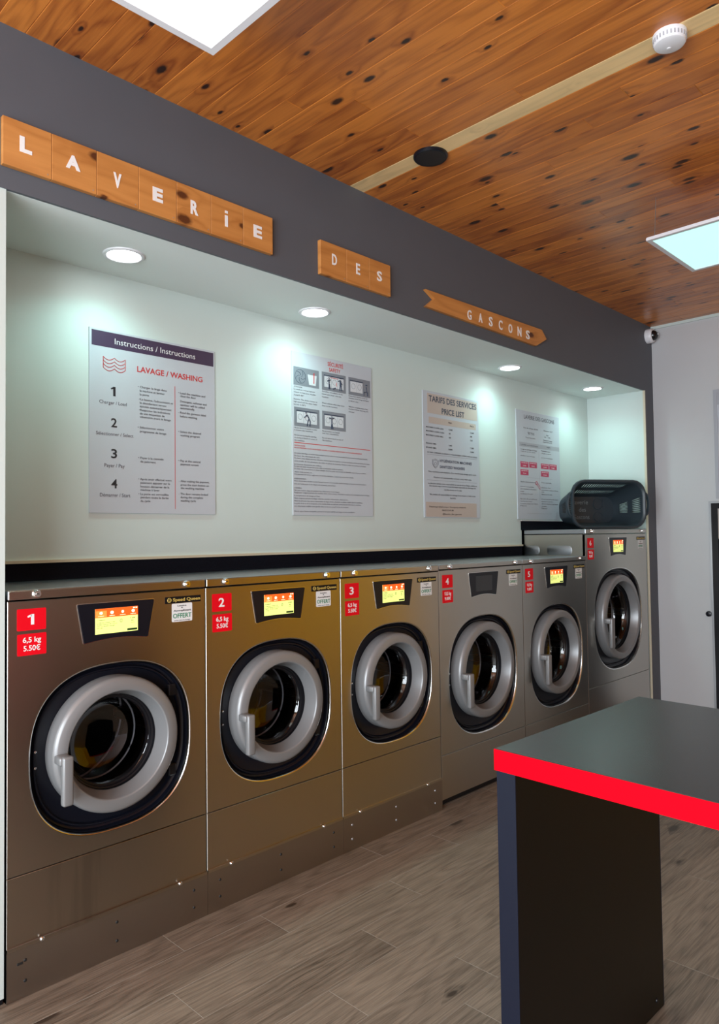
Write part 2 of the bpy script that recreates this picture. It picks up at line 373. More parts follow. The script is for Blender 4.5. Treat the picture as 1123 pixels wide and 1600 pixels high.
def text(bm, s, x0, x1, zb, cap, y, bold=0.0, ox=0.0, oz=0.0):
    """lettering on a wall facing -y: fits from x0 to x1, baseline zb, capital height cap"""
    vs, fs = glyphs(s, bold)
    a = min(v[0] for v in vs); b = max(v[0] for v in vs); k = (x1-x0)/(b-a)
    V = [bm.verts.new((x0+(v[0]-a)*k-ox, y, zb+v[1]/CAPH*cap-oz)) for v in vs]
    for f in fs: bm.faces.new([V[i] for i in f])
def text_box(bm, s, x0, x1, z0, z1, y, bold=0.0):
    vs, fs = glyphs(s, bold)
    a = min(v[0] for v in vs); b = max(v[0] for v in vs); c = min(v[1] for v in vs); d = max(v[1] for v in vs)
    V = [bm.verts.new((x0+(v[0]-a)/(b-a)*(x1-x0), y, z0+(v[1]-c)/(d-c)*(z1-z0))) for v in vs]
    for f in fs: bm.faces.new([V[i] for i in f])
def lettering(name, bm, mat, parent, thick=0.0006):
    """give the flat letters a real thickness towards the viewer (-y)"""
    ex = bmesh.ops.extrude_face_region(bm, geom=bm.faces[:])
    bmesh.ops.translate(bm, vec=(0, -thick, 0), verts=[v for v in ex['geom'] if isinstance(v, bmesh.types.BMVert)])
    return obj(name, bm, mat, parent)

# ---------------------------------------------------------------- printed words: (text, x left, x right, baseline z, capital height)
P1h = [('Instructions / Instructions', 0.595, 0.983, 2.2189, 0.0242)]
P1r = [('LAVAGE / WASHING', 0.696, 1.021, 2.1192, 0.0235)]
P1n = [('1', 0.577, 0.598, 2.0011, 0.0371), ('2', 0.578, 0.604, 1.8711, 0.0359), ('3', 0.578, 0.604, 1.7428, 0.0358), ('4', 0.578, 0.605, 1.6177, 0.0357)]
P1m = [('Charger / Load', 0.527, 0.648, 1.9652, 0.0135), ('Sélectionner / Select', 0.513, 0.678, 1.8351, 0.0134), ('Payer / Pay', 0.549, 0.638, 1.7039, 0.0147), ('Démarrer / Start', 0.529, 0.663, 1.5817, 0.0145)]
P1s = [('• Charger le linge dans', 0.699, 0.836, 2.0515, 0.0088), ('la machine et fermer', 0.708, 0.827, 2.0355, 0.0088), ('la porte', 0.708, 0.751, 2.0196, 0.0088), ("•La lessive, l'adoucissant et", 0.705, 0.868, 1.9986, 0.0088), ('le désinfectant seront', 0.708, 0.835, 1.9834, 0.0088), ('ajoutés automatiquement', 0.708, 0.86, 1.9684, 0.0088), ('•Respecter les indications', 0.705, 0.853, 1.9526, 0.0088), ('de vos étiquettes de', 0.708, 0.826, 1.9376, 0.0088), ('vêtements avant le lavage', 0.708, 0.857, 1.9232, 0.0088), ('• Sélectionner votre', 0.698, 0.822, 1.8778, 0.0088), ('programme de lavage', 0.708, 0.834, 1.861, 0.0088), ('• Payer à la centrale', 0.7, 0.82, 1.7476, 0.0088), ('de paiement', 0.71, 0.782, 1.732, 0.0088), ('• Après avoir effectué votre', 0.7, 0.859, 1.6568, 0.0087), ('paiement appuyer sur le', 0.71, 0.851, 1.6417, 0.0088), ('bouton démarrer de la', 0.71, 0.848, 1.6256, 0.0088), ('machine à laver', 0.71, 0.8, 1.6111, 0.0088), ('• La porte est verrouillée', 0.7, 0.844, 1.5934, 0.0087), ('pendant toute la durée', 0.71, 0.844, 1.579, 0.0088), ('du cycle', 0.71, 0.756, 1.5635, 0.0087), ('• Load the machine and', 0.895, 1.035, 2.0507, 0.0092), ('close the door', 0.905, 0.986, 2.0375, 0.0092), ('Detergent, softener and', 0.905, 1.042, 2.0138, 0.0092), ('sanitizer will be added', 0.905, 1.032, 1.9982, 0.0092), ('automatically.', 0.905, 0.98, 1.984, 0.0092), ('- Read the garment label', 0.895, 1.038, 1.9632, 0.0092), ('before washing.', 0.904, 0.993, 1.9466, 0.0092), ('• Select the desired', 0.894, 1.012, 1.8773, 0.0092), ('washing program', 0.904, 1.005, 1.8619, 0.0092), ('• Pay at the central', 0.894, 1.008, 1.7475, 0.0092), ('payment screen', 0.905, 0.998, 1.7324, 0.0092), ('- After making the payment,', 0.896, 1.055, 1.6569, 0.0091), ('press the start button on', 0.905, 1.052, 1.6406, 0.0092), ('the washing machine', 0.905, 1.027, 1.6259, 0.0092), ('- The door remains locked', 0.895, 1.047, 1.5998, 0.0091), ('during the complete', 0.904, 1.021, 1.5847, 0.0091), ('washing cycle', 0.904, 0.983, 1.5694, 0.0091)]
P1q = [(0.495, 2.265, 1.082, 2.264, 1.08, 2.2, 0.495, 2.201), (0.875, 2.081, 0.878, 2.081, 0.881, 1.536, 0.878, 1.536), (0.542, 2.162, 0.644, 2.163, 0.643, 2.1, 0.542, 2.101)]
P2r = [('SÉCURITÉ', 1.807, 1.922, 2.3216, 0.0207), ('SAFETY', 1.817, 1.901, 2.2923, 0.0195)]
P2q = [(1.567, 2.283, 1.744, 2.282, 1.742, 2.188, 1.566, 2.186), (1.764, 2.282, 1.943, 2.287, 1.942, 2.19, 1.764, 2.185), (1.963, 2.284, 2.136, 2.285, 2.135, 2.19, 1.963, 2.185), (1.569, 2.073, 1.745, 2.074, 1.743, 1.976, 1.568, 1.973), (1.765, 2.073, 1.938, 2.076, 1.938, 1.979, 1.763, 1.975), (1.568, 1.888, 2.129, 1.896, 2.129, 1.893, 1.568, 1.886)]
P2s = [('ATTENTION', 1.568, 1.625, 2.1747, 0.0064), ('Le tambour tourne à grande', 1.568, 1.714, 2.1623, 0.0064), ("vitesse et l'eau peut chauffer", 1.568, 1.72, 2.1477, 0.0064), ("jusqu'à 85°", 1.567, 1.636, 2.1327, 0.0064), ('Beware. The drum rotates at', 1.567, 1.729, 2.111, 0.0064), ('high speed and the water heats', 1.567, 1.727, 2.0977, 0.0064), ('up (up to 85°)', 1.567, 1.647, 2.0836, 0.0064), ('Surveillez vos enfants, ne les', 1.764, 1.916, 2.1758, 0.0066), ('laissez pas jouer avec les', 1.764, 1.904, 2.1617, 0.0066), ('machines', 1.763, 1.811, 2.1467, 0.0066), ('Watch children when they move', 1.763, 1.927, 2.1135, 0.0066), ('close to the machines', 1.763, 1.876, 2.0993, 0.0066), ('Restez hors tension, tirez sur', 1.963, 2.112, 2.1765, 0.0069), ('machine avant lavage de façon', 1.963, 2.121, 2.1645, 0.0069), ('à être sûr', 1.962, 2.04, 2.1488, 0.0069), ('Wait for complete stop of the', 1.962, 2.113, 2.1167, 0.0068), ('machine before opening and', 1.962, 2.115, 2.1042, 0.0068), ('close', 1.961, 2.005, 2.0886, 0.0068), ('Ne pas forcer les portes ou plan', 1.569, 1.723, 1.9638, 0.0063), ('à travers des machines', 1.569, 1.695, 1.9517, 0.0063), ('Do not try forcing the opening', 1.568, 1.72, 1.9257, 0.0063), ('or closing of doors or covers of', 1.568, 1.725, 1.9127, 0.0063), ('the machines', 1.568, 1.636, 1.8986, 0.0063), ("Ne pas monter ou s'asseoir", 1.763, 1.891, 1.9636, 0.0066), ('sur les machines', 1.763, 1.882, 1.9518, 0.0066), ('Do not sit or stand on top of', 1.762, 1.916, 1.9269, 0.0066), ('the machines', 1.762, 1.832, 1.9137, 0.0066)]
P2t = [('INSTRUCTIONS', 1.568, 1.64, 1.872, 0.0063), ("EN CAS D'INCIDENT OU EN CAS DE PANNE, UN APPEL AU NUMÉRO INDIQUÉ PERMET DE VOUS AIDER RAPIDEMENT", 1.568, 2.061, 1.8603, 0.0063)]
P2u = [('Ce centre lave-linge est entièrement nettoyé tous les matins et vous est ouvert. Il est pourtant formellement interdit :', 1.567, 2.108, 1.8329, 0.0063), ('De laver des vêtements de cuirs.', 1.567, 1.745, 1.8191, 0.0063), ('De laver tous objets pouvant détruire, interrompre le tambour comme la literie, et des produits de toute', 1.567, 2.121, 1.8067, 0.0063), ('sorte souillé, de sacs plastiques, des clefs, de pièces de monnaie. Pensez à vider vos poches et fermez,', 1.567, 2.093, 1.7921, 0.0063), ('les boutons, fermetures des chiffons.', 1.566, 1.756, 1.7753, 0.0063), ('De laver des tissus très gras (housses), toiles ou nettoyants textiles de peinture.', 1.566, 1.913, 1.7641, 0.0063), ('De laver des couvertures et tissus chargés dont les poils sont tachés ou décollés, sacs, duvets, oreillers,', 1.566, 2.092, 1.7521, 0.0063), ('objets laids poreux et ...', 1.566, 1.696, 1.7361, 0.0063), ('Des panneaux de lumière aggloméré, les bandes, élastiques... La garantie pourra être refusée.', 1.566, 1.994, 1.7242, 0.0063), ('AVERTISSEMENT :', 1.565, 1.649, 1.701, 0.0063), ('Nous demandons de bien vouloir fermer la porte de la machine après le lavage et laisser la machine propre', 1.565, 2.091, 1.6898, 0.0063), ("lors de l'utilisation et du départ de la laverie, merci bien.", 1.565, 1.857, 1.6745, 0.0063), ('CONSEILS :', 1.565, 1.618, 1.6534, 0.0063), ('Ne pas mettre dans le séchoir les vêtements à vos linges.', 1.565, 1.885, 1.6414, 0.0063), ('Respecter soigneusement les textiles dans votre centre. Pendant la saison, les consignes pour le linge,', 1.565, 2.117, 1.6301, 0.0063), ("la température de lavage et l'eau.", 1.564, 1.742, 1.6146, 0.0063), ('Pliez soigneusement le linge, cintrez, pendez vêtements, chaussures...', 1.564, 1.953, 1.601, 0.0063), ('Nous ne pouvons être tenus responsables du linge rétréci, décoloré ou abîmé, oublié dans les machines,', 1.564, 2.06, 1.5873, 0.0063), ('les poils de lit ou de la moquette, si les textiles lavés ne sont pas correctement triés dans la machine.', 1.564, 2.049, 1.5747, 0.0063), ("Les vêtements oubliés sont gardés dans la laverie jusqu'à la fin de semaine.", 1.564, 1.952, 1.5604, 0.0063), ("Merci, ayez l'âme tranquille, pensez à ne pas oublier un linge et vos consignes.", 1.563, 1.999, 1.5341, 0.0063)]
P3q = [(2.646, 2.278, 3.172, 2.294, 3.168, 2.164, 2.643, 2.162), (2.657, 2.141, 3.154, 2.139, 3.152, 2.102, 2.656, 2.099), (2.618, 1.609, 3.149, 1.612, 3.146, 1.52, 2.616, 1.518), (2.637, 1.898, 3.16, 1.913, 3.16, 1.911, 2.637, 1.897), (2.633, 1.746, 3.155, 1.747, 3.155, 1.746, 2.633, 1.745), (2.684, 1.878, 2.75, 1.882, 2.749, 1.824, 2.682, 1.82)]
P3b = [('TARIFS DES SERVICES', 2.66, 3.16, 2.2378, 0.0353), ('PRICE LIST', 2.788, 3.027, 2.1706, 0.034)]
P3m = [('HYGIÉNISATION MACHINES', 2.76, 3.1, 1.8636, 0.0168), ('SANITIZED WASHERS', 2.759, 3.022, 1.826, 0.0168)]
P3s = [('PRIX', 2.855, 2.891, 2.1169, 0.0086), ('PRICE', 3.086, 3.129, 2.1179, 0.0089), ('MACHINE À LAVER 6,5KG', 2.63, 2.804, 2.0707, 0.0083), ('5,50€', 2.857, 2.897, 2.0725, 0.0086), ('5.50€', 3.088, 3.13, 2.0731, 0.0089), ('MACHINE À LAVER 13,5KG', 2.629, 2.809, 2.0463, 0.0083), ('9€', 2.858, 2.876, 2.0472, 0.0086), ('9€', 3.087, 3.109, 2.0475, 0.0089), ('MACHINE À LAVER 18KG', 2.628, 2.799, 2.0207, 0.0083), ('12€', 2.857, 2.879, 2.0216, 0.0086), ('12€', 3.087, 3.113, 2.022, 0.0089), ('SÉCHAGE 10MN', 2.627, 2.726, 1.9695, 0.0083), ('1,50€', 2.854, 2.888, 1.971, 0.0086), ('1.50€', 3.085, 3.125, 1.9716, 0.0089), ('SÉCHAGE 20MN', 2.626, 2.725, 1.9435, 0.0083), ('3,00€', 2.85, 2.894, 1.9458, 0.0086), ('3.00€', 3.084, 3.127, 1.9456, 0.0089), ("CE TARIF COMPREND LA LESSIVE ET L'ASSOUPLISSANT, OFFERTS AVEC LE LAVAGE", 2.637, 3.16, 1.9147, 0.0073), ("Nos machines sont équipées d'un désinfectant, lavage après cycle", 2.648, 3.146, 1.796, 0.0083), ('Washers are automatically sanitized, every wash cycle', 2.696, 3.092, 1.7613, 0.0083), ("La direction décline toute responsabilité en cas de vol ou d'objets oubliés ou", 2.641, 3.152, 1.7222, 0.0082), ("d'un mauvais usage, la laverie ne peut être tenue responsable des dommages des", 2.652, 3.14, 1.7071, 0.0083), ('textiles lavés sur le site', 2.799, 2.984, 1.6867, 0.0084), ('We decline all responsibility for damage from misuse or theft in the', 2.654, 3.134, 1.6542, 0.0082), ('laundry', 2.862, 2.919, 1.6354, 0.0085), ('Dépannage téléphonique / Emergency telephone', 2.649, 3.026, 1.5778, 0.0082), ('06.83.53.41.88', 2.776, 2.894, 1.5562, 0.0093), ('@laverie_des_gascons', 2.781, 2.98, 1.5327, 0.0093)]
P4b = [('LAVERIE DES GASCONS', 3.752, 4.181, 2.2449, 0.0283)]
P4s = [('Rue de la Paix 32190', 3.744, 3.94, 2.1738, 0.0087), ('Ouvert 7j/7', 4.025, 4.155, 2.1761, 0.009), ('Horaires', 3.799, 3.889, 2.1428, 0.0087), ('7h - 21h', 3.802, 3.888, 2.132, 0.0087), ('7/7 jours', 4.06, 4.092, 2.1438, 0.0079), ('7h - 22h', 4.033, 4.118, 2.1279, 0.009), ('Tous les jours', 3.769, 3.9, 2.1048, 0.0076), ('Dernier lavage', 4.017, 4.146, 2.1041, 0.009), ('avant la fermeture', 4.01, 4.145, 2.0908, 0.0079), ('LAVERIE AUTOMATIQUE', 3.705, 3.939, 2.0474, 0.0086), ('TARIFS', 4.06, 4.115, 2.0527, 0.009), ('Lavage et séchage du linge', 3.698, 3.921, 2.0154, 0.0086), ('Paiement carte', 3.984, 4.114, 2.021, 0.0089), ('Tout en un clic, facile', 3.698, 3.9, 2.0005, 0.0065), ('Simple et rapide', 3.988, 4.126, 2.0042, 0.0067), ('sur place 7 jours sur sept', 3.697, 3.89, 1.9697, 0.0064), ('et nos machines', 3.982, 4.147, 1.9709, 0.0067), ('Après votre paiement', 3.69, 3.891, 1.7787, 0.0086), ('À la centrale', 3.975, 4.121, 1.7831, 0.0078), ('Choisir la machine', 3.688, 3.869, 1.7447, 0.0064), ('puis sélectionner le programme', 3.688, 3.905, 1.728, 0.0064), ('voulu', 3.687, 3.732, 1.7094, 0.0064), ('et démarrer le cycle', 3.686, 3.852, 1.6926, 0.0064), ('Suivre les', 3.977, 4.109, 1.7465, 0.0067), ("instructions à suivre à l'écran", 3.977, 4.219, 1.7277, 0.0067), ('puis', 3.976, 4.014, 1.7136, 0.0067), ('démarrer le cycle', 3.975, 4.128, 1.6959, 0.0067), ('En cas de problème,', 3.685, 3.913, 1.6556, 0.0064), ('contactez-nous', 3.684, 3.84, 1.6385, 0.0064), ("au numéro indiqué sur l'affiche", 3.684, 3.918, 1.621, 0.0064), ('Merci', 3.683, 3.762, 1.6043, 0.0085), ('Si vous rencontrez des soucis', 3.974, 4.216, 1.66, 0.0067), ('appelez le numéro', 3.973, 4.137, 1.6428, 0.0067), ("affiché à l'entrée de la laverie", 3.972, 4.214, 1.6246, 0.0066), ('ou le gérant', 3.972, 4.044, 1.6072, 0.0066), ('Merci', 3.971, 4.048, 1.59, 0.0089)]
P4q = [(3.695, 1.929, 3.801, 1.93, 3.799, 1.887, 3.694, 1.888), (3.811, 1.931, 3.918, 1.932, 3.916, 1.89, 3.809, 1.889), (3.693, 1.872, 3.799, 1.872, 3.797, 1.831, 3.692, 1.832), (3.976, 1.93, 4.088, 1.931, 4.086, 1.892, 3.975, 1.89), (4.097, 1.931, 4.207, 1.933, 4.206, 1.892, 4.095, 1.89), (3.974, 1.872, 4.086, 1.874, 4.084, 1.833, 3.972, 1.832), (3.686, 2.059, 4.25, 2.074, 4.249, 2.051, 3.685, 2.034), (3.766, 1.811, 4.138, 1.819, 4.138, 1.818, 3.766, 1.81), (3.772, 1.555, 4.122, 1.554, 4.122, 1.552, 3.772, 1.554), (3.955, 2.017, 3.957, 2.018, 3.946, 1.597, 3.944, 1.597)]
SL = [('L', 0.028, 0.066, 2.634, 2.685), ('A', 0.175, 0.224, 2.636, 2.683), ('V', 0.342, 0.371, 2.626, 2.679), ('E', 0.492, 0.533, 2.628, 2.679), ('R', 0.65, 0.683, 2.628, 2.681), ('I', 0.805, 0.818, 2.626, 2.671), ('E', 0.944, 0.986, 2.625, 2.676)]
SD = [('D', 1.381, 1.41, 2.624, 2.674), ('E', 1.534, 1.559, 2.62, 2.671), ('S', 1.675, 1.709, 2.624, 2.672)]
SG = [('G', 2.398, 2.435, 2.587, 2.64), ('A', 2.504, 2.539, 2.592, 2.643), ('S', 2.603, 2.639, 2.59, 2.645), ('C', 2.702, 2.739, 2.59, 2.646), ('O', 2.804, 2.843, 2.59, 2.644), ('N', 2.902, 2.942, 2.59, 2.645), ('S', 2.994, 3.035, 2.589, 2.643)]

# ---------------------------------------------------------------- the setting
# floor: vinyl planks laid along x, each its own quad with a thin joint
def planked(name, boards, mat, gapmat, z, up, bevel, width_axis):
    """boards: (u0, u1, v0, v1, rnd, pale, x0, y0 mapping done by the caller through width_axis)"""
    bm = bmesh.new(); uvl = bm.loops.layers.uv.new('UVMap')
    rl = bm.faces.layers.float.new('rnd'); pl = bm.faces.layers.float.new('pale')
    for (u0, u1, v0, v1, r, pa) in boards:
        def P(u, v, zz): return (u, v, zz) if width_axis == 'y' else (v, u, zz)
        inner = [(u0+bevel, v0+bevel), (u1-bevel, v0+bevel), (u1-bevel, v1-bevel), (u0+bevel, v1-bevel)]
        outer = [(u0, v0), (u1, v0), (u1, v1), (u0, v1)]
        iv = [bm.verts.new(P(*p, z)) for p in inner]; ov = [bm.verts.new(P(*p, z-up*bevel*0.8)) for p in outer]
        fs = [(bm.faces.new(iv), inner)]
        for k in range(4):
            k2 = (k+1) % 4
            fs.append((bm.faces.new((ov[k], ov[k2], iv[k2], iv[k])), [outer[k], outer[k2], inner[k2], inner[k]]))
        for n, (f, pts) in enumerate(fs):
            f[rl] = r; f[pl] = pa; f.material_index = 1 if n and gapmat else 0
            for l, p in zip(f.loops, pts): l[uvl].uv = p
            f.normal_update()
            if f.normal.z*up < 0: f.normal_flip()
    o = obj(name, bm, mat, recalc=False)
    if gapmat: o.data.materials.append(gapmat)
    return tag(o, kind='structure')
rows = {0: 0.53, 1: 0.85, 2: 0.38, 3: 0.04, 4: 0.72, 5: 0.135, 6: 0.96, 7: 0.25, 8: 0.60, -1: 0.2, -2: 0.7}
boards = []
PW = 0.1715
for k in range(-2, 31):
    v1 = -0.145-PW*(k-1); v0 = v1-PW
    off = rows.get(k, random.random()); x = XL-1.0+off % 1.0 - 0.2
    x = math.floor(XL)-1+off
    while x < XR:
        a, b = max(x, XL-0.02), min(x+1.0, XR+0.02)
        if b-a > 0.02: boards.append((a, b, max(v0, YF-0.02), min(v1, 0.5), random.random(), 0.0))
        x += 1.0
boards = [b for b in boards if b[3]-b[2] > 0.01]
planked('floor', boards, M['floor_wood'], M['floor_gap'], 0.0, 1, 0.0012, 'y')
# ceiling: varnished pine boards running towards the machines
boards = []; CW = 0.0918
k0 = int((XL-1.521)/CW)-1
for k in range(k0, 40):
    v0 = 1.521+CW*k; v1 = v0+CW
    v0, v1 = max(v0, XL), min(v1, XR)
    if v1-v0 < 0.005: continue
    y = 0.02; first = True
    while y > YF:
        L = random.uniform(1.2, 3.2) if not first else random.uniform(0.25, 2.6)
        if k == 0: L = 6.0
        first = False
        boards.append((max(y-L, YF), y, v0, v1, random.random(), 1.0 if k == 0 else 0.0)); y -= L
planked('ceiling', boards, M['ceiling_wood'], None, ZC, -1, 0.0022, 'x')

YC = 0.50
# niche back wall: bottom edge steps up behind the tall machine
bm = poly_prism([(-0.02, 1.326), (3.700, 1.326), (3.700, 1.500), (XN, 1.500), (XN, ZN), (-0.02, ZN)], YB, YB+0.06)
struct('wall_back', bm, M['white_wall'])
struct('wall_niche_rear', bx(-0.02, XN+0.02, 0.545, 0.60, 0, 1.55), M['brush'])
struct('wall_niche_ceiling', bx(-0.02, XN, 0.012, YB+0.06, ZN, ZN+0.03), M['white_ceiling'])
struct('wall_header', bx(XL, XR, 0.0, 0.012, ZN, ZC+0.02), M['grey_wall'])
struct('wall_pier', bx(XN, XR, 0.0, 0.012, 0, ZN), M['grey_wall'])
struct('wall_niche_right', bx(XN, XN+0.05, 0.012, YB+0.06, 0, ZN), M['white_wall'])
struct('wall_niche_left', bx(-0.06, -0.004, 0.004, YB+0.06, 0.02, ZN), M['white_wall'])
struct('wall_pillar', bx(XL, -0.06, 0.004, YB+0.06, 0.02, ZN), M['white_wall'])
struct('baseboard_left', bx(XL, -0.004, 0.012, 0.10, 0, 0.02), M['gasket'])
struct('wall_right', bx(XR, XR+0.1, YF, YB+0.1, 0, ZC+0.02), M['right_wall'])
struct('wall_left', bx(XL-0.1, XL, -0.45, YB+0.1, 0, ZC+0.02), M['white_wall'])
bm = bx(XL-0.1, XL, YF, -4.75, 0, ZC+0.02); box(bm, XL-0.1, XL, -4.75, -0.45, 0, 0.2); box(bm, XL-0.1, XL, -4.75, -0.45, 2.8, ZC+0.02)
struct('wall_window_side', bm, M['white_wall'])
bm = bmesh.new()
for y in (-4.75, -3.7, -2.6, -1.52, -0.49): box(bm, XL-0.06, XL-0.01, y, y+0.04, 0.2, 2.8)
for z in (0.2, 2.1, 2.76): box(bm, XL-0.06, XL-0.01, -4.75, -0.45, z, z+0.04)
struct('window_1', bm, M['frame_grey'])
struct('wall_opposite', bx(XL, 3.35, YF-0.1, YF, 0, ZC+0.02), M['taupe_wall'])
struct('wall_opposite_reflector', bx(3.35, XR+0.1, YF-0.1, YF, 0, ZC+0.02), M['ochre_reflector'])  # out of view, coloured ochre only for its gold reflection in the machines
struct('wall_right_reflector', bx(XR-0.012, XR, YF, -2.5, 0, ZC), M['ochre_reflector'])  # added unseen sheet that gives the steel its gold sheen
# trims: the cream edge under the white panel, the black brush strip under it, the corner beads
bm = bx(-0.004, 3.700, YB-0.012, YB+0.004, 1.319, 1.330); struct('trim_1', bm, M['cream'])
struct('trim_2', bx(-0.004, 3.700, YB-0.002, YB+0.03, 1.235, 1.320), M['brush'])
struct('trim_3', bx(3.690, XN, YB-0.002, YB+0.03, 1.432, 1.500), M['brush'])
struct('trim_4', bx(3.690, XN, YB-0.010, YB+0.003, 1.498, 1.503), M['right_wall'])
struct('trim_5', bx(XN-0.006, XN+0.004, -0.004, 0.012, 0, ZN), M['cream'])
struct('trim_6', bx(XR-0.012, XR, -2.5, 0.0, ZC-0.022, ZC), M['white_wall'])
struct('baseboard_right', bx(XR-0.012, XR, -2.5, 0.0, 0, 0.07), M['right_wall'])

# ---------------------------------------------------------------- washing machines
def super_pts(a, b, cx, cz, n=96, e=2.5):
    out = []
    for k in range(n):
        t = 2*math.pi*k/n; c, s = math.cos(t), math.sin(t)
        out.append((cx+a*math.copysign(abs(c)**(2/e), c), cz+b*math.copysign(abs(s)**(2/e), s)))
    return out
def panel_with_hole(x0, x1, z0, z1, loop, cx, cz, y, thick):
    """front sheet with a rounded opening and folded outer edges"""
    bm = bmesh.new(); angs = [math.atan2(p[1]-cz, p[0]-cx) for p in loop]
    corners = [(x1, z1), (x0, z1), (x0, z0), (x1, z0)]
    outer = []
    for a in angs:
        c, s = math.cos(a), math.sin(a)
        t = min(((x1-cx) if c > 0 else (x0-cx))/c if abs(c) > 1e-9 else 1e9, ((z1-cz) if s > 0 else (z0-cz))/s if abs(s) > 1e-9 else 1e9)
        outer.append([cx+c*t, cz+s*t])
    for c in corners:
        i = min(range(len(outer)), key=lambda k: (outer[k][0]-c[0])**2+(outer[k][1]-c[1])**2); outer[i] = list(c)
    ch = 0.0012
    om = [bm.verts.new((p[0], y+ch, p[1])) for p in outer]
    ov = [bm.verts.new((min(max(p[0], x0+ch), x1-ch), y, min(max(p[1], z0+ch), z1-ch))) for p in outer]; iv = [bm.verts.new((p[0], y, p[1])) for p in loop]
    ob = [bm.verts.new((p[0], y+thick, p[1])) for p in outer]
    n = len(loop)
    for k in range(n):
        k2 = (k+1) % n
        bm.faces.new((ov[k], ov[k2], iv[k2], iv[k])); bm.faces.new((ov[k], om[k], om[k2], ov[k2])); bm.faces.new((om[k], ob[k], ob[k2], om[k2]))
    return bm
def loft(loops, closed_first=False, closed_last=False):
    bm = bmesh.new(); R = [[bm.verts.new(p) for p in L] for L in loops]; n = len(R[0])
    for A, B in zip(R, R[1:]):
        for k in range(n): bm.faces.new((A[k], A[(k+1) % n], B[(k+1) % n], B[k]))
    if closed_first: bm.faces.new(R[0])
    if closed_last: bm.faces.new(R[-1])
    return bm
def scaled_loop(a, b, cx, cz, k, y): return [(x, y, z) for x, z in super_pts(a*k, b*k, cx, cz)]

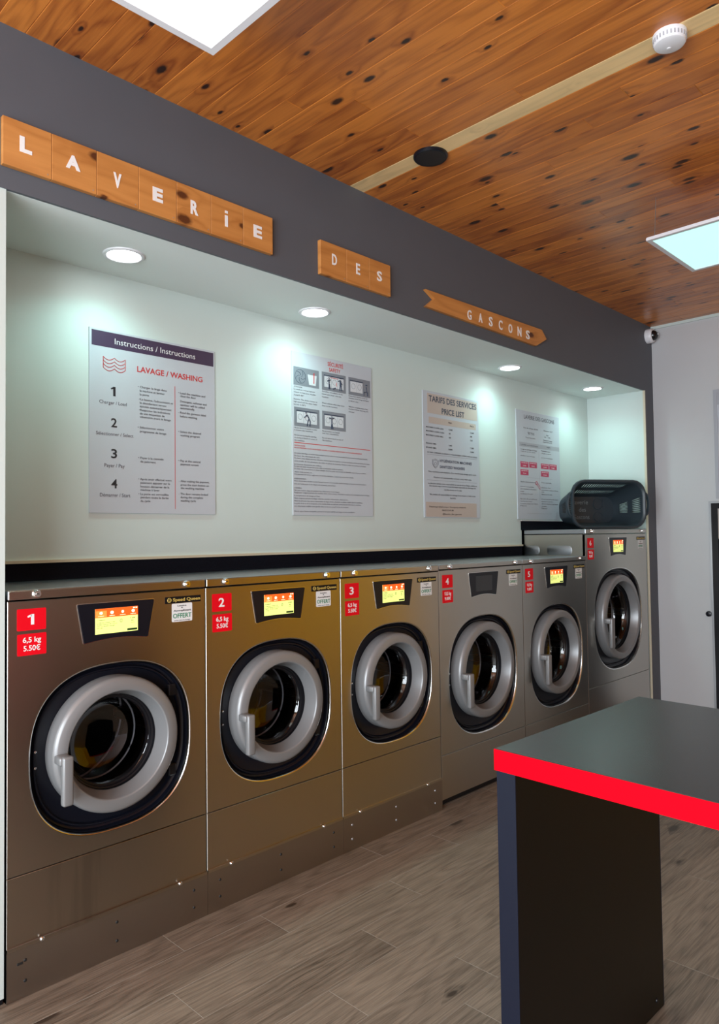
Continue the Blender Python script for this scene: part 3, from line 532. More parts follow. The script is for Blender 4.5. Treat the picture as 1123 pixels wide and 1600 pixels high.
def washer(label, x0, x1, num, kg, price, zl, zll, zs, zb, plinth, door, ring, screen, group):
    W_ = x1-x0-0.004; h = W_/2; xc = (x0+x1)/2
    t = thing('washing_machine', label, 'washing machine', (xc, 0.235, 0), 0, group)
    oy = -0.235                                          # meshes are laid out with the front sheet at y = 0
    def put(name, bm, mat, parent=None, smooth=False):
        bmesh.ops.translate(bm, vec=(0, oy, 0), verts=bm.verts); return obj(name, bm, mat, parent or t, smooth)
    def let(name, bm, mat, parent):
        bmesh.ops.translate(bm, vec=(0, oy, 0), verts=bm.verts); return lettering(name, bm, mat, parent)
    a, b, dz = door; R, rz = ring; top = zll
    # cabinet: two sides and a back
    bm = bmesh.new(); base = 0.0 if plinth else 0.04
    U = [(-h, 0.003), (-h+.004, 0.003), (-h+.004, 0.465), (h-.004, 0.465), (h-.004, 0.003), (h, 0.003), (h, 0.475), (-h, 0.475)]
    v0 = [bm.verts.new((x, y, base)) for x, y in U]; v1 = [bm.verts.new((x, y, zll)) for x, y in U]
    bm.faces.new(v0); bm.faces.new(v1)
    for k in range(8): bm.faces.new((v0[k], v0[(k+1) % 8], v1[(k+1) % 8], v1[k]))
    put('cabinet', bm, M['steel'])
    put('lid', bx(-h, h, -0.003, 0.475, zll+0.004, zl, 0.003), M['steel_top'] if True else None)
    # thin front edge of the lid keeps the warm brushed look of the front
    put('lid_front', bx(-h+.002, h-.002, -0.0045, -0.002, zll+0.005, zl-0.003, 0.0008, 1), M['steel'])
    loop = super_pts(a, b, 0, dz)
    put('front_panel', panel_with_hole(-h, h, zs+0.003, zll-0.001, loop, 0, dz, 0.0, 0.02), M['steel'])
    bm = bx(-h, h, 0.0, 0.018, zb if plinth else 0.045, zs, 0.0012, 1)
    if plinth: box(bm, -h, h, -0.006, 0.003, zb, zb+0.010)
    put('lower_panel', bm, M['steel_low'] if num == '1' else M['steel'])
    # rolled steel lip round the opening and the black dish behind it
    Ls = [scaled_loop(a, b, 0, dz, k, y) for k, y in ((1.0, 0.0), (0.992, 0.0005), (0.982, 0.003), (0.977, 0.008), (0.974, 0.026))]
    put('opening_rim', loft(Ls), M['polished'], smooth=True)
    RI = R-0.04
    circ = lambda r, y: [(r*math.cos(2*math.pi*k/96), y, rz+r*math.sin(2*math.pi*k/96)) for k in range(96)]
    Ls = [scaled_loop(a, b, 0, dz, k, y) for k, y in ((0.972, 0.012), (0.962, 0.016), (0.955, 0.030), (0.93, 0.034), (0.915, 0.026), (0.90, 0.026), (0.885, 0.036))]
    Ls += [circ(R+0.004, 0.040), circ(RI, 0.042)]
    dish = put('door_surround', loft(Ls), M['black_plastic'], smooth=True)
    for (ax, az) in ((0.80, 0.52), (0.80, -0.50)):
        px, pz = a*ax*0.98, dz+b*az
        put('hinge_cover', bx(px-0.016, px+0.016, 0.020, 0.038, pz-0.022, pz+0.022, 0.005), M['gasket'], dish)
    for az in (0.10, -0.08):
        put('latch_screw', lathe([(0, 0.020), (0.004, 0.021), (0.005, 0.027), (0.005, 0.036)], 14, cx=-a*0.90, cz=dz+b*az), M['screw'], dish, True)
    # door: silver ring, rubber, glass bowl, handle
    P = [(R, 0.038), (R, -0.012), (R-0.002, -0.020), (R-0.007, -0.026), (R-0.011, -0.028), (R-0.0125, -0.029), (R-0.042, -0.0315), (R-0.0445, -0.031), (R-0.0465, -0.029), (R-0.048, -0.025), (R-0.0655, 0.026), (R-0.067, 0.038)]
    d = put('door', lathe(P, 96, cz=rz), M['ring'], smooth=True)
    q = R-0.067
    put('door_gasket', lathe([(q+0.0005, 0.024), (q-0.001, 0.036), (q-0.006, 0.038), (q-0.008, 0.044), (q-0.014, 0.046), (q-0.016, 0.062)], 80, cz=rz), M['gasket'], d, True)
    g = q-0.014
    gl = [(g, 0.044), (g-0.012, 0.060), (g-0.020, 0.085), (g-0.026, 0.118), (g-0.034, 0.133), (g-0.055, 0.143), (g*0.35, 0.150), (0, 0.152)]
    put('door_glass', lathe(gl, 80, cz=rz), M['glass'], d, True)
    k = R/0.226
    bm = bx(-0.217*k, -0.183*k, -0.082, -0.056, rz-0.142*k, rz+0.012*k, 0.007, 3)
    box(bm, -0.224*k, -0.185*k, -0.072, -0.024, rz-0.016*k, rz+0.011*k, 0.006, 3)
    put('handle', bm, M['ring'], d, True)
    # drum seen through the glass
    dr = R+0.015
    bm = lathe([(q+0.012, 0.050), (dr-0.02, 0.066), (dr, 0.090), (dr, 0.40), (dr-0.02, 0.425), (0.05, 0.43), (0, 0.43)], 64, cz=rz, uv=True)
    drum = put('drum', bm, M['drum'], smooth=True)
    for q3 in range(3):
        ang = 0.5+q3*2*math.pi/3; c, s = math.cos(ang), math.sin(ang)
        b3 = bx(-0.022, 0.022, 0.10, 0.40, -dr+0.002, -dr+0.055, 0.012, 2)
        bmesh.ops.rotate(b3, cent=(0, 0, 0), matrix=Matrix.Rotation(ang, 3, 'Y'), verts=b3.verts)
        bmesh.ops.translate(b3, vec=(0, 0, rz), verts=b3.verts)
        put('drum_lifter', b3, M['drum'], drum)
    for r_, y_, w_ in ((q-0.004, 0.165, 0.0035), (dr-0.012, 0.412, 0.004)):
        bm = bmesh.new(); tube(bm, [(r_*math.cos(u), y_, rz+r_*math.sin(u)) for u in [2*math.pi*i/72 for i in range(72)]], w_, 8, True)
        put('drum_hoop', bm, M['frame_grey'], drum, True)
    # control panel
    s = top-1.217
    out = [(-0.138, 1.1915+s), (0.143, 1.1915+s), (0.118, 1.0605+s)] + [(0.118-0.233*j/8, 1.0605+s+0.0105*math.sin(math.pi*j/8)) for j in range(1, 8)] + [(-0.115, 1.0605+s)]
    out = out[::-1]
    cp = put('control_panel', poly_prism(round_poly([out[-1]]+out[:-1], 0.006, 3) if False else round_poly(out, 0.006, 3), -0.004, 0.004, bev=0.001), M['black_plastic'])
    rim = [((x-0.0025)*1.016+0.0025, (z-1.127-s)*1.03+1.127+s) for x, z in out]
    put('panel_bezel', poly_prism(round_poly(rim, 0.007, 3), -0.0015, 0.003), M['polished'])
    sx0, sx1, sz0, sz1 = -0.077, 0.078, 1.0875+s, 1.1720+s
    if screen:
        put('screen', bx(sx0, sx1, -0.0052, -0.0036, sz0, sz1), M['screen_yellow'], cp)
        put('screen_menu', bx(sx0, sx1, -0.0056, -0.0050, sz1-0.030, sz1), M['screen_orange'], cp)
        put('screen_tab', bx(sx0+.002, sx0+0.040, -0.0060, -0.0055, sz1-0.029, sz1-0.007), M['screen_tab'], cp)
        for j, w in enumerate(('couleurs', 'options', 'programme', 'infos')):
            cx = sx0+0.020+j*0.039
            put('screen_icon', poly_prism([(cx+0.0062*math.cos(u)*(1, 1, 0.8, 1)[j], sz1-0.0145+0.0055*math.sin(u)) for u in [2*math.pi*i/(5, 12, 6, 8)[j] for i in range((5, 12, 6, 8)[j])]], -0.0066, -0.0058), M['screen_white'], cp)
            bm = bmesh.new(); text(bm, w, cx-0.010, cx+0.010, sz1-0.0258, 0.0026, -0.0062); let('screen_caption', bm, M['screen_white'], cp)
        put('screen_icon', bx(sx1-0.018, sx1-0.012, -0.0064, -0.0055, sz1-0.006, sz1-0.002), M['screen_white'], cp); put('screen_icon', bx(sx1-0.009, sx1-0.003, -0.0064, -0.0055, sz1-0.006, sz1-0.002), M['screen_white'], cp)
        bm = bmesh.new(); e_ = -0.0053
        text(bm, 'Couleurs', sx0+0.005, sx0+0.034, sz1-0.040, 0.0040, e_)
        for j, (w, tx) in enumerate(((0.066, 'Lavage des couleurs à 40°'), (0.072, 'lavage intensif du coton'), (0.064, 'avec un double rinçage'), (0.020, 'essorage'))):
            text(bm, tx, sx0+0.005, sx0+0.005+w, sz1-0.048-j*0.006, 0.0026, e_)
        text(bm, price, sx1-0.030, sx1-0.010, sz1-0.041, 0.0042, e_); text(bm, '30', sx1-0.026, sx1-0.017, sz1-0.050, 0.0042, e_); text(bm, 'min', sx1-0.027, sx1-0.014, sz1-0.056, 0.0028, e_)
        tube(bm, [(sx0+0.092+0.004*math.cos(u), e_-0.0004, sz1-0.045+0.006*math.sin(u)) for u in [2*math.pi*i/12 for i in range(12)]], 0.0006, 4, True)
        let('screen_lettering', bm, M['screen_ink'], cp)
        put('screen_button', bx(sx1-0.040, sx1-0.003, -0.0058, -0.0051, sz0+0.003, sz0+0.010), M['screen_green'], cp)
    else:
        put('screen', bx(sx0, sx1, -0.0048, -0.0036, sz0, sz1), M['screen_off'], cp)
    # key locks in the lid front
    for lx in (-h+0.086, h-0.083):
        zz = (zl+zll)/2+0.003
        lk = put('key_lock', lathe([(0, -0.017), (0.006, -0.017), (0.0065, -0.0165), (0.0105, -0.0165), (0.012, -0.0145), (0.0125, -0.006), (0.0135, -0.0045), (0.0135, -0.002)], 28, cx=lx, cz=zz), M['chrome'], smooth=True)
        put('keyhole', bx(lx-0.0045, lx+0.0045, -0.0174, -0.0168, zz-0.0013, zz+0.0013), M['dark_hole'], lk)
    # stickers
    def sticker(name, xa, xb, za, zb_, mat, y=-0.0006, r=0.004):
        return put(name, poly_prism(round_poly(rect(xa, xb, za, zb_), r, 3), y, 0.0), mat)
    L = -h-0.002
    a1 = sticker('number_sticker', L+0.030, L+0.120, 1.1235+s, 1.1915+s, M['red_sticker'])
    bm = bmesh.new(); text(bm, num, L+(0.062 if num == '1' else 0.060), L+(0.0825 if num == '1' else 0.086), 1.1415+s, 0.0320, -0.0007, 0.012 if num == '1' else 0.018); let('lettering', bm, M['white_print'], a1)
    a2 = sticker('price_sticker', L+0.031, L+0.121, 1.0455+s, 1.1130+s, M['red_sticker'])
    bm = bmesh.new(); text(bm, kg, L+0.048, L+0.104, 1.0860+s, 0.0160, -0.0007, 0.014); text(bm, price, L+0.050, L+0.102, 1.0600+s, 0.0160, -0.0007, 0.014); let('lettering', bm, M['white_print'], a2)
    E_ = h+0.002-0.717
    a3 = sticker('name_plate', E_+0.546, E_+0.696, 1.1690+s, 1.1935+s, M['gasket'], -0.001, 0.002)
    bm = bmesh.new(); text(bm, 'Speed Queen', E_+0.578, E_+0.693, 1.1765+s, 0.0110, -0.0012, 0.022)
    tube(bm, [(E_+0.563+0.0075*math.cos(u), -0.0014, 1.1815+s+0.0075*math.sin(u)) for u in [2*math.pi*i/18 for i in range(18)]], 0.0011, 5, True)
    text(bm, 'Q', E_+0.5595, E_+0.5665, 1.1775+s, 0.008, -0.0012, 0.01)
    let('lettering', bm, M['gold_print'], a3)
    a4 = sticker('offer_sticker', E_+0.574, E_+0.659, 1.1010+s, 1.1680+s, M['paper'], -0.0009, 0.005)
    bm = bmesh.new(); text(bm, 'Lessive', E_+0.597, E_+0.634, 1.1570+s, 0.0052, -0.0010, 0.012); text(bm, '&', E_+0.612, E_+0.619, 1.1500+s, 0.0045, -0.0010)
    text(bm, 'Assouplissant', E_+0.581, E_+0.653, 1.1390+s, 0.0060, -0.0010, 0.012); text(bm, 'inclus dans le lavage', E_+0.583, E_+0.649, 1.1045+s, 0.0036, -0.0010); let('lettering', bm, M['black_print'], a4)
    bm = bmesh.new(); text(bm, 'OFFERT', E_+0.578, E_+0.655, 1.1150+s, 0.0160, -0.0010, 0.012); let('large_lettering', bm, M['green_print'], a4)
    if plinth:
        pl = put('plinth', bx(-h, h+0.003, -0.002, 0.45, 0, zb-0.002), M['plinth'])
        for sx_, sz_, mt in ((-h+0.105, zb+0.005, 'screw'), (h-0.115, zb+0.005, 'screw')):
            put('screw', lathe([(0, -0.012), (0.005, -0.0115), (0.0075, -0.009), (0.0075, -0.005)], 14, cx=sx_, cz=sz_), M[mt], None, True)
        for sx_ in (-h+0.055, 0.0, h-0.055):
            for sz_ in (0.050, 0.112): put('rivet', lathe([(0, -0.0048), (0.0042, -0.0044), (0.0055, -0.002)], 12, cx=sx_, cz=sz_), M['dark_hole'] if num != '3' else M['frame_grey'], pl, True)
        if num == '1':
            bm = bx(-h+0.03, -h+0.048, -0.0035, -0.0015, 0.103, 0.111, 0.001, 1); put('scratch', bm, M['dark_hole'], pl)
    else:
        for fx in (-h+0.08, h-0.08):
            for fy in (0.08, 0.40):
                put('foot', lathe([(0, 0), (0.028, 0), (0.028, 0.012), (0.012, 0.016), (0.012, 0.046)], 20, axis='z', cx=fx, cy=fy), M['gasket'], None, True)
        put('toe_panel', bx(-h+0.01, h-0.01, 0.035, 0.05, 0.004, 0.045), M['gasket'])
    return t
small = dict(zl=1.2515, zll=1.217, zs=0.371, zb=0.153, plinth=True, door=(0.292, 0.283, 0.705), ring=(0.226, 0.713), group='washing machines in the niche')
X = [0.0, 0.717, 1.4235, 2.130, 2.930, 3.718, 4.692]
washer('stainless front-loading washing machine with red number 1 sticker, leftmost of the row', X[0], X[1], '1', '6,5 kg', '5.50€', screen=True, **small)
washer('stainless front-loading washing machine with red number 2 sticker, second from left', X[1], X[2], '2', '6,5 kg', '5.50€', screen=True, **small)
washer('stainless front-loading washing machine with red number 3 sticker, between machines 2 and 4', X[2], X[3], '3', '6,5 kg', '5.50€', screen=True, **small)
mid = dict(zl=1.2515, zll=1.222, zs=0.268, zb=0.04, plinth=False, door=(0.325, 0.322, 0.640), ring=(0.262, 0.662), group='washing machines in the niche')
washer('stainless washing machine with red number 4 sticker and a dark switched-off screen', X[3], X[4], '4', '13,5 kg', '9.00€', screen=False, **mid)
washer('stainless washing machine with red number 5 sticker, beside the tallest machine', X[4], X[5], '5', '13,5 kg', '9.00€', screen=True, **mid)
big = washer('tallest stainless washing machine with red number 6 sticker, carrying the laundry basket', X[5], X[6], '6', '18 kg', '12.00€', 1.4315, 1.397, 0.357, 0.04, False, (0.381, 0.361, 0.793), (0.300, 0.803), True, 'washing machines in the niche')
# pressed plates on the visible left flank of the tall machine
hh = (X[6]-X[5]-0.004)/2
for (ya, yb_) in ((0.100, 0.290), (0.350, 0.470)):
    bm = poly_prism(round_poly(rect(ya-0.235, yb_-0.235, 1.256, 1.321), 0.028, 6), 0.0, 0.006, bev=0.0025)
    bmesh.ops.rotate(bm, cent=(0, 0, 0), matrix=Matrix.Rotation(math.radians(-90), 3, 'Z'), verts=bm.verts)
    for v in bm.verts: v.co = Vector((-hh-0.0015+v.co.x, -v.co.y, v.co.z))
    obj('side_plate', bm, M['steel_top'], big, True)

# ---------------------------------------------------------------- notice boards on the niche wall
def board(name, label, cat, x0, x1, z0, z1, thick=0.006):
    t = thing(name, label, cat, ((x0+x1)/2, YB-thick/2, z0))
    ox, oz = (x0+x1)/2, z0
    obj('panel', bx(x0-ox, x1-ox, -thick/2, thick/2, 0, z1-z0, 0.001, 1), M['board'], t)
    def quad(nm, pts, mat, th=0.0005, lift=0.0):
        y = -thick/2-th-lift
        bm = poly_prism([(a-ox, c-oz) for a, c in pts], y, y+th*0.98)
        return obj(nm, bm, mat, t)
    def words(nm, rows, mat, bold=0.0, lift=0.0005):
        bm = bmesh.new()
        for (s, a, b, zb, cap) in rows: text(bm, s, a-ox, b-ox, zb-oz, cap, -thick/2-lift, bold)
        return lettering(nm, bm, mat, t, 0.0004)
    def lines(nm, paths, mat, r=0.0012):
        for p in paths: obj(nm, tube(bmesh.new(), [(a-ox, -thick/2-0.0006, c-oz) for a, c in p], r, 5), mat, t)
    return t, quad, words, lines
def R8(q): return [(q[0], q[1]), (q[2], q[3]), (q[4], q[5]), (q[6], q[7])]
def RQ(x0, x1, z0, z1): return rect(x0, x1, z0, z1)

# 1 washing instructions
t, quad, words, lines = board('instruction_board', 'white washing instruction board with dark violet header and numbers 1 to 4', 'sign', 0.485, 1.089, 1.514, 2.273)
quad('header_band', RQ(0.495, 1.081, 2.2005, 2.2645), M['violet_print'])
words('header_lettering', P1h, M['white_print'], -0.008, 0.0008)
words('title_lettering', P1r, M['red_print'], 0.016)
words('number_lettering', P1n, M['black_print'], 0.018)
words('caption_lettering', P1m, M['soft_print'])
words('text_lettering', P1s, M['black_print'])
quad('divider_line', RQ(0.8765, 0.8790, 1.536, 2.081), M['red_print'])
wx0, wx1 = 0.544, 0.642
def wave(z): return [(wx0+(wx1-wx0)*i/24, z+0.004-0.012*abs(math.sin(math.pi*2*i/24))) for i in range(25)]
lines('wave_symbol', [wave(2.156), wave(2.141), wave(2.126), wave(2.111), [(wx0, 2.160), (wx0, 2.115)], [(wx1, 2.160), (wx1, 2.115)]], M['red_print'], 0.0014)

# 2 safety board with five pictograms
t, quad, words, lines = board('safety_board', 'tall pale safety board with five grey pictograms above dense small print', 'sign', 1.556, 2.148, 1.516, 2.361)
words('title_lettering', P2r, M['red_print'], 0.008)
BX = [(1.567, 1.743, 2.187, 2.2825), (1.764, 1.942, 2.187, 2.2845), (1.963, 2.1355, 2.187, 2.2845), (1.569, 1.744, 1.975, 2.0735), (1.764, 1.938, 1.977, 2.0745)]
for (a, b, c, d) in BX: quad('pictogram', RQ(a, b, c, d), M['slate_print'])
ty = -0.003-0.0006
def ring_path(cx, cz, r, n=20, a0=0, a1=2*math.pi): return [(cx+r*math.cos(a0+(a1-a0)*i/n), cz+r*math.sin(a0+(a1-a0)*i/n)) for i in range(n+1)]
tops, drums, dark, figs, heads = [], [], [], [], []
for (bi, rects) in ((1, [(0.018, 0.068), (0.070, 0.115), (0.117, 0.160)]), (2, [(0.014, 0.060), (0.061, 0.110)]), (3, [(0.018, 0.062), (0.064, 0.110), (0.112, 0.156)]), (4, [(0.018, 0.062), (0.064, 0.110), (0.112, 0.156)])):
    a, b, c, d = BX[bi]
    for (u0, u1) in rects:
        quad('pictogram_washer', RQ(a+u0, a+u1, c+0.018, d-0.020), M['pale_print'], lift=0.0005)
        drums.append(ring_path(a+(u0+u1)/2, (c+d)/2+0.001, 0.0145))
    quad('pictogram_shelf', RQ(a+rects[0][0]-0.004, a+rects[-1][1]+0.003, d-0.021, d-0.015), M['navy_print'], lift=0.0010)
a, b, c, d = BX[0]
drums += [ring_path(a+0.046, (c+d)/2, 0.036)]
for i in range(5):
    an = i*2*math.pi/5; drums.append([(a+0.046+(0.008+0.024*s)*math.cos(an+s*1.1), (c+d)/2+(0.008+0.024*s)*math.sin(an+s*1.1)) for s in (0, .25, .5, .75, 1)])
quad('pictogram_bucket', [(a+0.106, c+0.012), (a+0.152, c+0.012), (a+0.160, d-0.030), (a+0.096, d-0.030)], M['pale_print'], lift=0.0005)
lines('pictogram_thermometer', [[(a+0.138, c+0.022), (a+0.140, d-0.018)]], M['red_print'], 0.0028)
n_fan = 6
lines('pictogram_drum', drums[:-n_fan], M['slate_print'], 0.0011)
lines('pictogram_fan', drums[-n_fan:], M['navy_print'], 0.0012)
def fig(bi, pts, r=0.0032): return [(BX[bi][0]+u, BX[bi][2]+w) for u, w in pts]
figs = [fig(1, [(0.050, 0.010), (0.051, 0.036), (0.050, 0.060)]), fig(1, [(0.056, 0.010), (0.054, 0.036)]), fig(1, [(0.038, 0.050), (0.050, 0.056), (0.062, 0.060)]),
        fig(1, [(0.130, 0.010), (0.134, 0.040), (0.132, 0.068)]), fig(1, [(0.146, 0.010), (0.140, 0.040), (0.136, 0.068)]), fig(1, [(0.118, 0.060), (0.132, 0.066), (0.148, 0.046)]), fig(1, [(0.080, 0.014), (0.100, 0.020)]),
        fig(2, [(0.140, 0.058), (0.144, 0.030), (0.122, 0.028), (0.120, 0.008)]), fig(2, [(0.150, 0.008), (0.148, 0.030)]),
        fig(3, [(0.088, 0.006), (0.092, 0.030), (0.100, 0.046), (0.084, 0.066)]), fig(3, [(0.106, 0.006), (0.108, 0.030), (0.100, 0.046)]), fig(3, [(0.086, 0.062), (0.074, 0.052), (0.066, 0.050)]),
        fig(4, [(0.064, 0.006), (0.068, 0.034), (0.068, 0.060)]), fig(4, [(0.076, 0.006), (0.070, 0.034)]), fig(4, [(0.050, 0.064), (0.068, 0.060), (0.086, 0.066)])]
lines('pictogram_figure', figs, M['navy_print'], 0.0034)
lines('pictogram_head', [fig(1, [(0.050, 0.067), (0.0505, 0.069)]), fig(1, [(0.132, 0.076), (0.1325, 0.080)]), fig(2, [(0.139, 0.066), (0.1395, 0.070)]), fig(3, [(0.080, 0.072), (0.0805, 0.075)]), fig(4, [(0.068, 0.068), (0.0685, 0.071)])], M['navy_print'], 0.0062)
lines('pictogram_arrow', [fig(1, [(0.060, 0.072), (0.120, 0.072)]), fig(1, [(0.106, 0.050), (0.108, 0.030)])], M['red_print'], 0.0016)
quad('divider_line', RQ(1.568, 2.129, 1.888, 1.8915), M['red_print'])
words('caption_lettering', P2s, M['soft_print'])
words('notice_lettering', P2t, M['red_print'])
words('text_lettering', P2u, M['soft_print'])

# 3 price list
t, quad, words, lines = board('price_board', 'price list board with beige header and beige footer', 'sign', 2.602, 3.186, 1.514, 2.300)
quad('header_band', RQ(2.645, 3.170, 2.163, 2.286), M['beige_print'])
quad('column_band', RQ(2.657, 3.153, 2.1005, 2.1400), M['beige_print'])
quad('footer_band', RQ(2.617, 3.147, 1.519, 1.6105), M['beige_print'])
quad('divider_line', RQ(2.637, 3.160, 1.9040, 1.9055), M['slate_print']); quad('divider_line', RQ(2.633, 3.155, 1.7455, 1.7470), M['slate_print'])
words('title_lettering', P3b, M['navy_print'], 0.018, 0.0008)
words('heading_lettering', P3m, M['navy_print'], 0.012)
words('text_lettering', P3s, M['black_print'], 0.004, 0.0008)
sx, sz = 2.716, 1.851
sh = lambda k: [(sx-0.031*k, sz+0.022*k), (sx-0.014*k, sz+0.024*k), (sx, sz+0.030*k), (sx+0.014*k, sz+0.024*k), (sx+0.031*k, sz+0.022*k), (sx+0.029*k, sz-0.004*k), (sx+0.016*k, sz-0.020*k), (sx, sz-0.029*k), (sx-0.016*k, sz-0.020*k), (sx-0.029*k, sz-0.004*k), (sx-0.031*k, sz+0.022*k)]
lines('shield_symbol', [sh(1.0), sh(0.75), ring_path(sx, sz, 0.010, 14)], M['slate_print'], 0.0013)

# 4 opening and service notice
t, quad, words, lines = board('service_board', 'pale notice board with six small crimson boxes behind the laundry basket', 'sign', 3.648, 4.255, 1.511, 2.303)
words('title_lettering', P4b, M['soft_print'], 0.004)
quad('heading_band', RQ(3.686, 4.250, 2.038, 2.070), M['light_grey_print'])
for q in P4q[:6]:
    x0, x1, z0, z1 = q[0], q[2], (q[5]+q[7])/2, (q[1]+q[3])/2
    quad('price_box', RQ(x0, x1, z0, z1), M['crimson_print'])
bm = bmesh.new()
ox4, oz4 = (3.648+4.255)/2, 1.511
for i, q in enumerate(P4q[:6]):
    x0, x1, z0, z1 = q[0], q[2], (q[5]+q[7])/2, (q[1]+q[3])/2
    k = ('MACHINE 6,5KG', 'MACHINE 13,5KG', 'MACHINE 18KG')[i % 3]
    p = ('5,50€', '9€', '12€')[i % 3]
    text(bm, k, x0+0.012-ox4, x1-0.012-ox4, z1-0.012-oz4, 0.006, -0.0038); text(bm, p, x0+0.03-ox4, x1-0.03-ox4, z0+0.008-oz4, 0.008, -0.0038)
lettering('price_lettering', bm, M['white_print'], t, 0.0004)
quad('divider_line', RQ(3.766, 4.138, 1.8145, 1.8160), M['light_grey_print']); quad('divider_line', RQ(3.772, 4.122, 1.5530, 1.5545), M['light_grey_print']); quad('divider_line', RQ(3.950, 3.9515, 1.597, 2.017), M['light_grey_print'])
words('text_lettering', P4s, M['soft_print'])
hx, hz = 3.925, 1.775
lines('hand_symbol', [[(hx-0.03, hz+0.012), (hx-0.012, hz+0.016), (hx+0.004, hz)], [(hx-0.028, hz), (hx-0.01, hz-0.006), (hx+0.012, hz-0.028)], ring_path(hx-0.018, hz+0.004, 0.013, 12), [(hx+0.004, hz), (hx+0.028, hz-0.02)], [(hx+0.012, hz-0.028), (hx+0.030, hz-0.042), (hx+0.028, hz-0.02)]], M['crimson_print'], 0.0013)

# ---------------------------------------------------------------- wooden sign above the niche
def tile(x0, x1, z0, z1, ch, bold, label, group):
    t = thing('letter_tile', label, 'sign', ((x0+x1)/2, -0.010, (z0+z1)/2), 0, group)
    w, h = (x1-x0)/2-0.0006, (z1-z0)/2
    obj('board', bx(-w, w, -0.010, 0.009, -h, h, 0.0012, 1), M['tile_wood'], t)
    bm = bmesh.new(); g = ch
    text_box(bm, g[0], g[1]-t.location.x, g[2]-t.location.x, g[3]-t.location.z, g[4]-t.location.z, -0.0100, bold)
    lettering('letter', bm, M['white_print'], t, 0.0012)
    if ch[0] == 'I':      # the tile shows a dotted capital
        bm = bx(g[1]-t.location.x, g[2]-t.location.x, -0.0112, -0.0098, g[4]-t.location.z+0.008, g[4]-t.location.z+0.018)
        obj('letter_dot', bm, M['white_print'], t)
    bm = bmesh.new()
    lathe([(0, -0.0106), (0.002, -0.0104), (0.0024, -0.0098)], 10, cx=w-0.012, cz=-h+0.012, bm=bm)
    obj('nail', bm, M['frame_grey'], t, True)
    return t
LT = [(-0.0235, 'square pine tile with bold white letter L, far left above the niche', 0.05),
      (0.129, 'square pine tile with wide bold white letter A', 0.05),
      (0.2815, 'square pine tile with narrow white letter V', 0.04),
      (0.437, 'square pine tile with white letter E between the V and R tiles', 0.05),
      (0.5895, 'square pine tile with narrow white letter R', 0.035),
      (0.7405, 'square pine tile with thin dotted white letter I', 0.02),
      (0.892, 'square pine tile with white letter E at the right end of the seven-tile row', 0.04)]
ends = [l[0] for l in LT[1:]]+[1.043]
for (x0, lab, bo), x1, ch in zip(LT, ends, SL): tile(x0, x1, 2.578, 2.731, ch, bo, lab, 'pine tiles of the long first sign')
for (x0, x1, lab), ch in zip([(1.310, 1.471, 'pine tile with narrow white letter D, left of the three-tile sign'), (1.471, 1.621, 'pine tile with narrow white letter E between the D and S tiles'), (1.621, 1.771, 'pine tile with narrow white letter S, right of the three-tile sign')], SD):
    tile(x0, x1, 2.567, 2.719, ch, 0.02, lab, 'pine tiles of the short middle sign')
t = thing('arrow_sign', 'long pine arrow sign with notched tail and white letters GASCONS', 'sign', (2.64, -0.010, 2.63))
# the plank dips a little towards its point
arrow = [(2.040, 2.667), (2.116, 2.632), (2.041, 2.584), (3.118, 2.569), (3.241, 2.632), (3.184, 2.678)]
arrow = [(2.040, 2.669), (2.112, 2.634), (2.041, 2.580), (3.112, 2.566), (3.238, 2.630), (3.182, 2.680)]
obj('board', poly_prism([(a-2.64, b-2.63) for a, b in arrow[::-1]], -0.010, 0.009, bev=0.0012), M['tile_wood'], t)
for g in SG:
    bm = bmesh.new(); text_box(bm, g[0], g[1]-2.64, g[2]-2.64, g[3]-2.63, g[4]-2.63, -0.0100, 0.02); lettering('letter', bm, M['white_print'], t, 0.0012)

# ---------------------------------------------------------------- lamps
def downlight(x, y, label):
    t = thing('recessed_downlight', label, 'lamp', (x, y, ZN), 0, 'round downlights in the niche ceiling')
    obj('trim_ring', lathe([(0.062, -0.004), (0.066, -0.007), (0.072, -0.007), (0.078, -0.004), (0.079, 0.0)], 48, axis='z'), M['white_plastic'], t, True)
    obj('diffuser', lathe([(0, -0.003), (0.0625, -0.003), (0.0625, -0.001)], 48, axis='z'), M['down_glow'], t)
    l = bpy.data.lights.new('downlight_beam', 'SPOT'); l.energy = DOWN_E; l.color = DOWN_COL; l.spot_size = math.radians(150); l.spot_blend = 1.0; l.shadow_soft_size = 0.05
    o = bpy.data.objects.new('downlight_beam', l); COL.objects.link(o); o.parent = t; o.location = (0, 0, -0.012)
for x, y, lab in ((0.518, 0.245, 'glowing round downlight above the washing instruction board'), (1.540, 0.276, 'glowing round downlight above the left edge of the safety board'), (3.282, 0.283, 'glowing round downlight between the price board and the service board'), (4.356, 0.240, 'glowing round downlight at the right end of the niche ceiling')):
    downlight(x, y, lab)
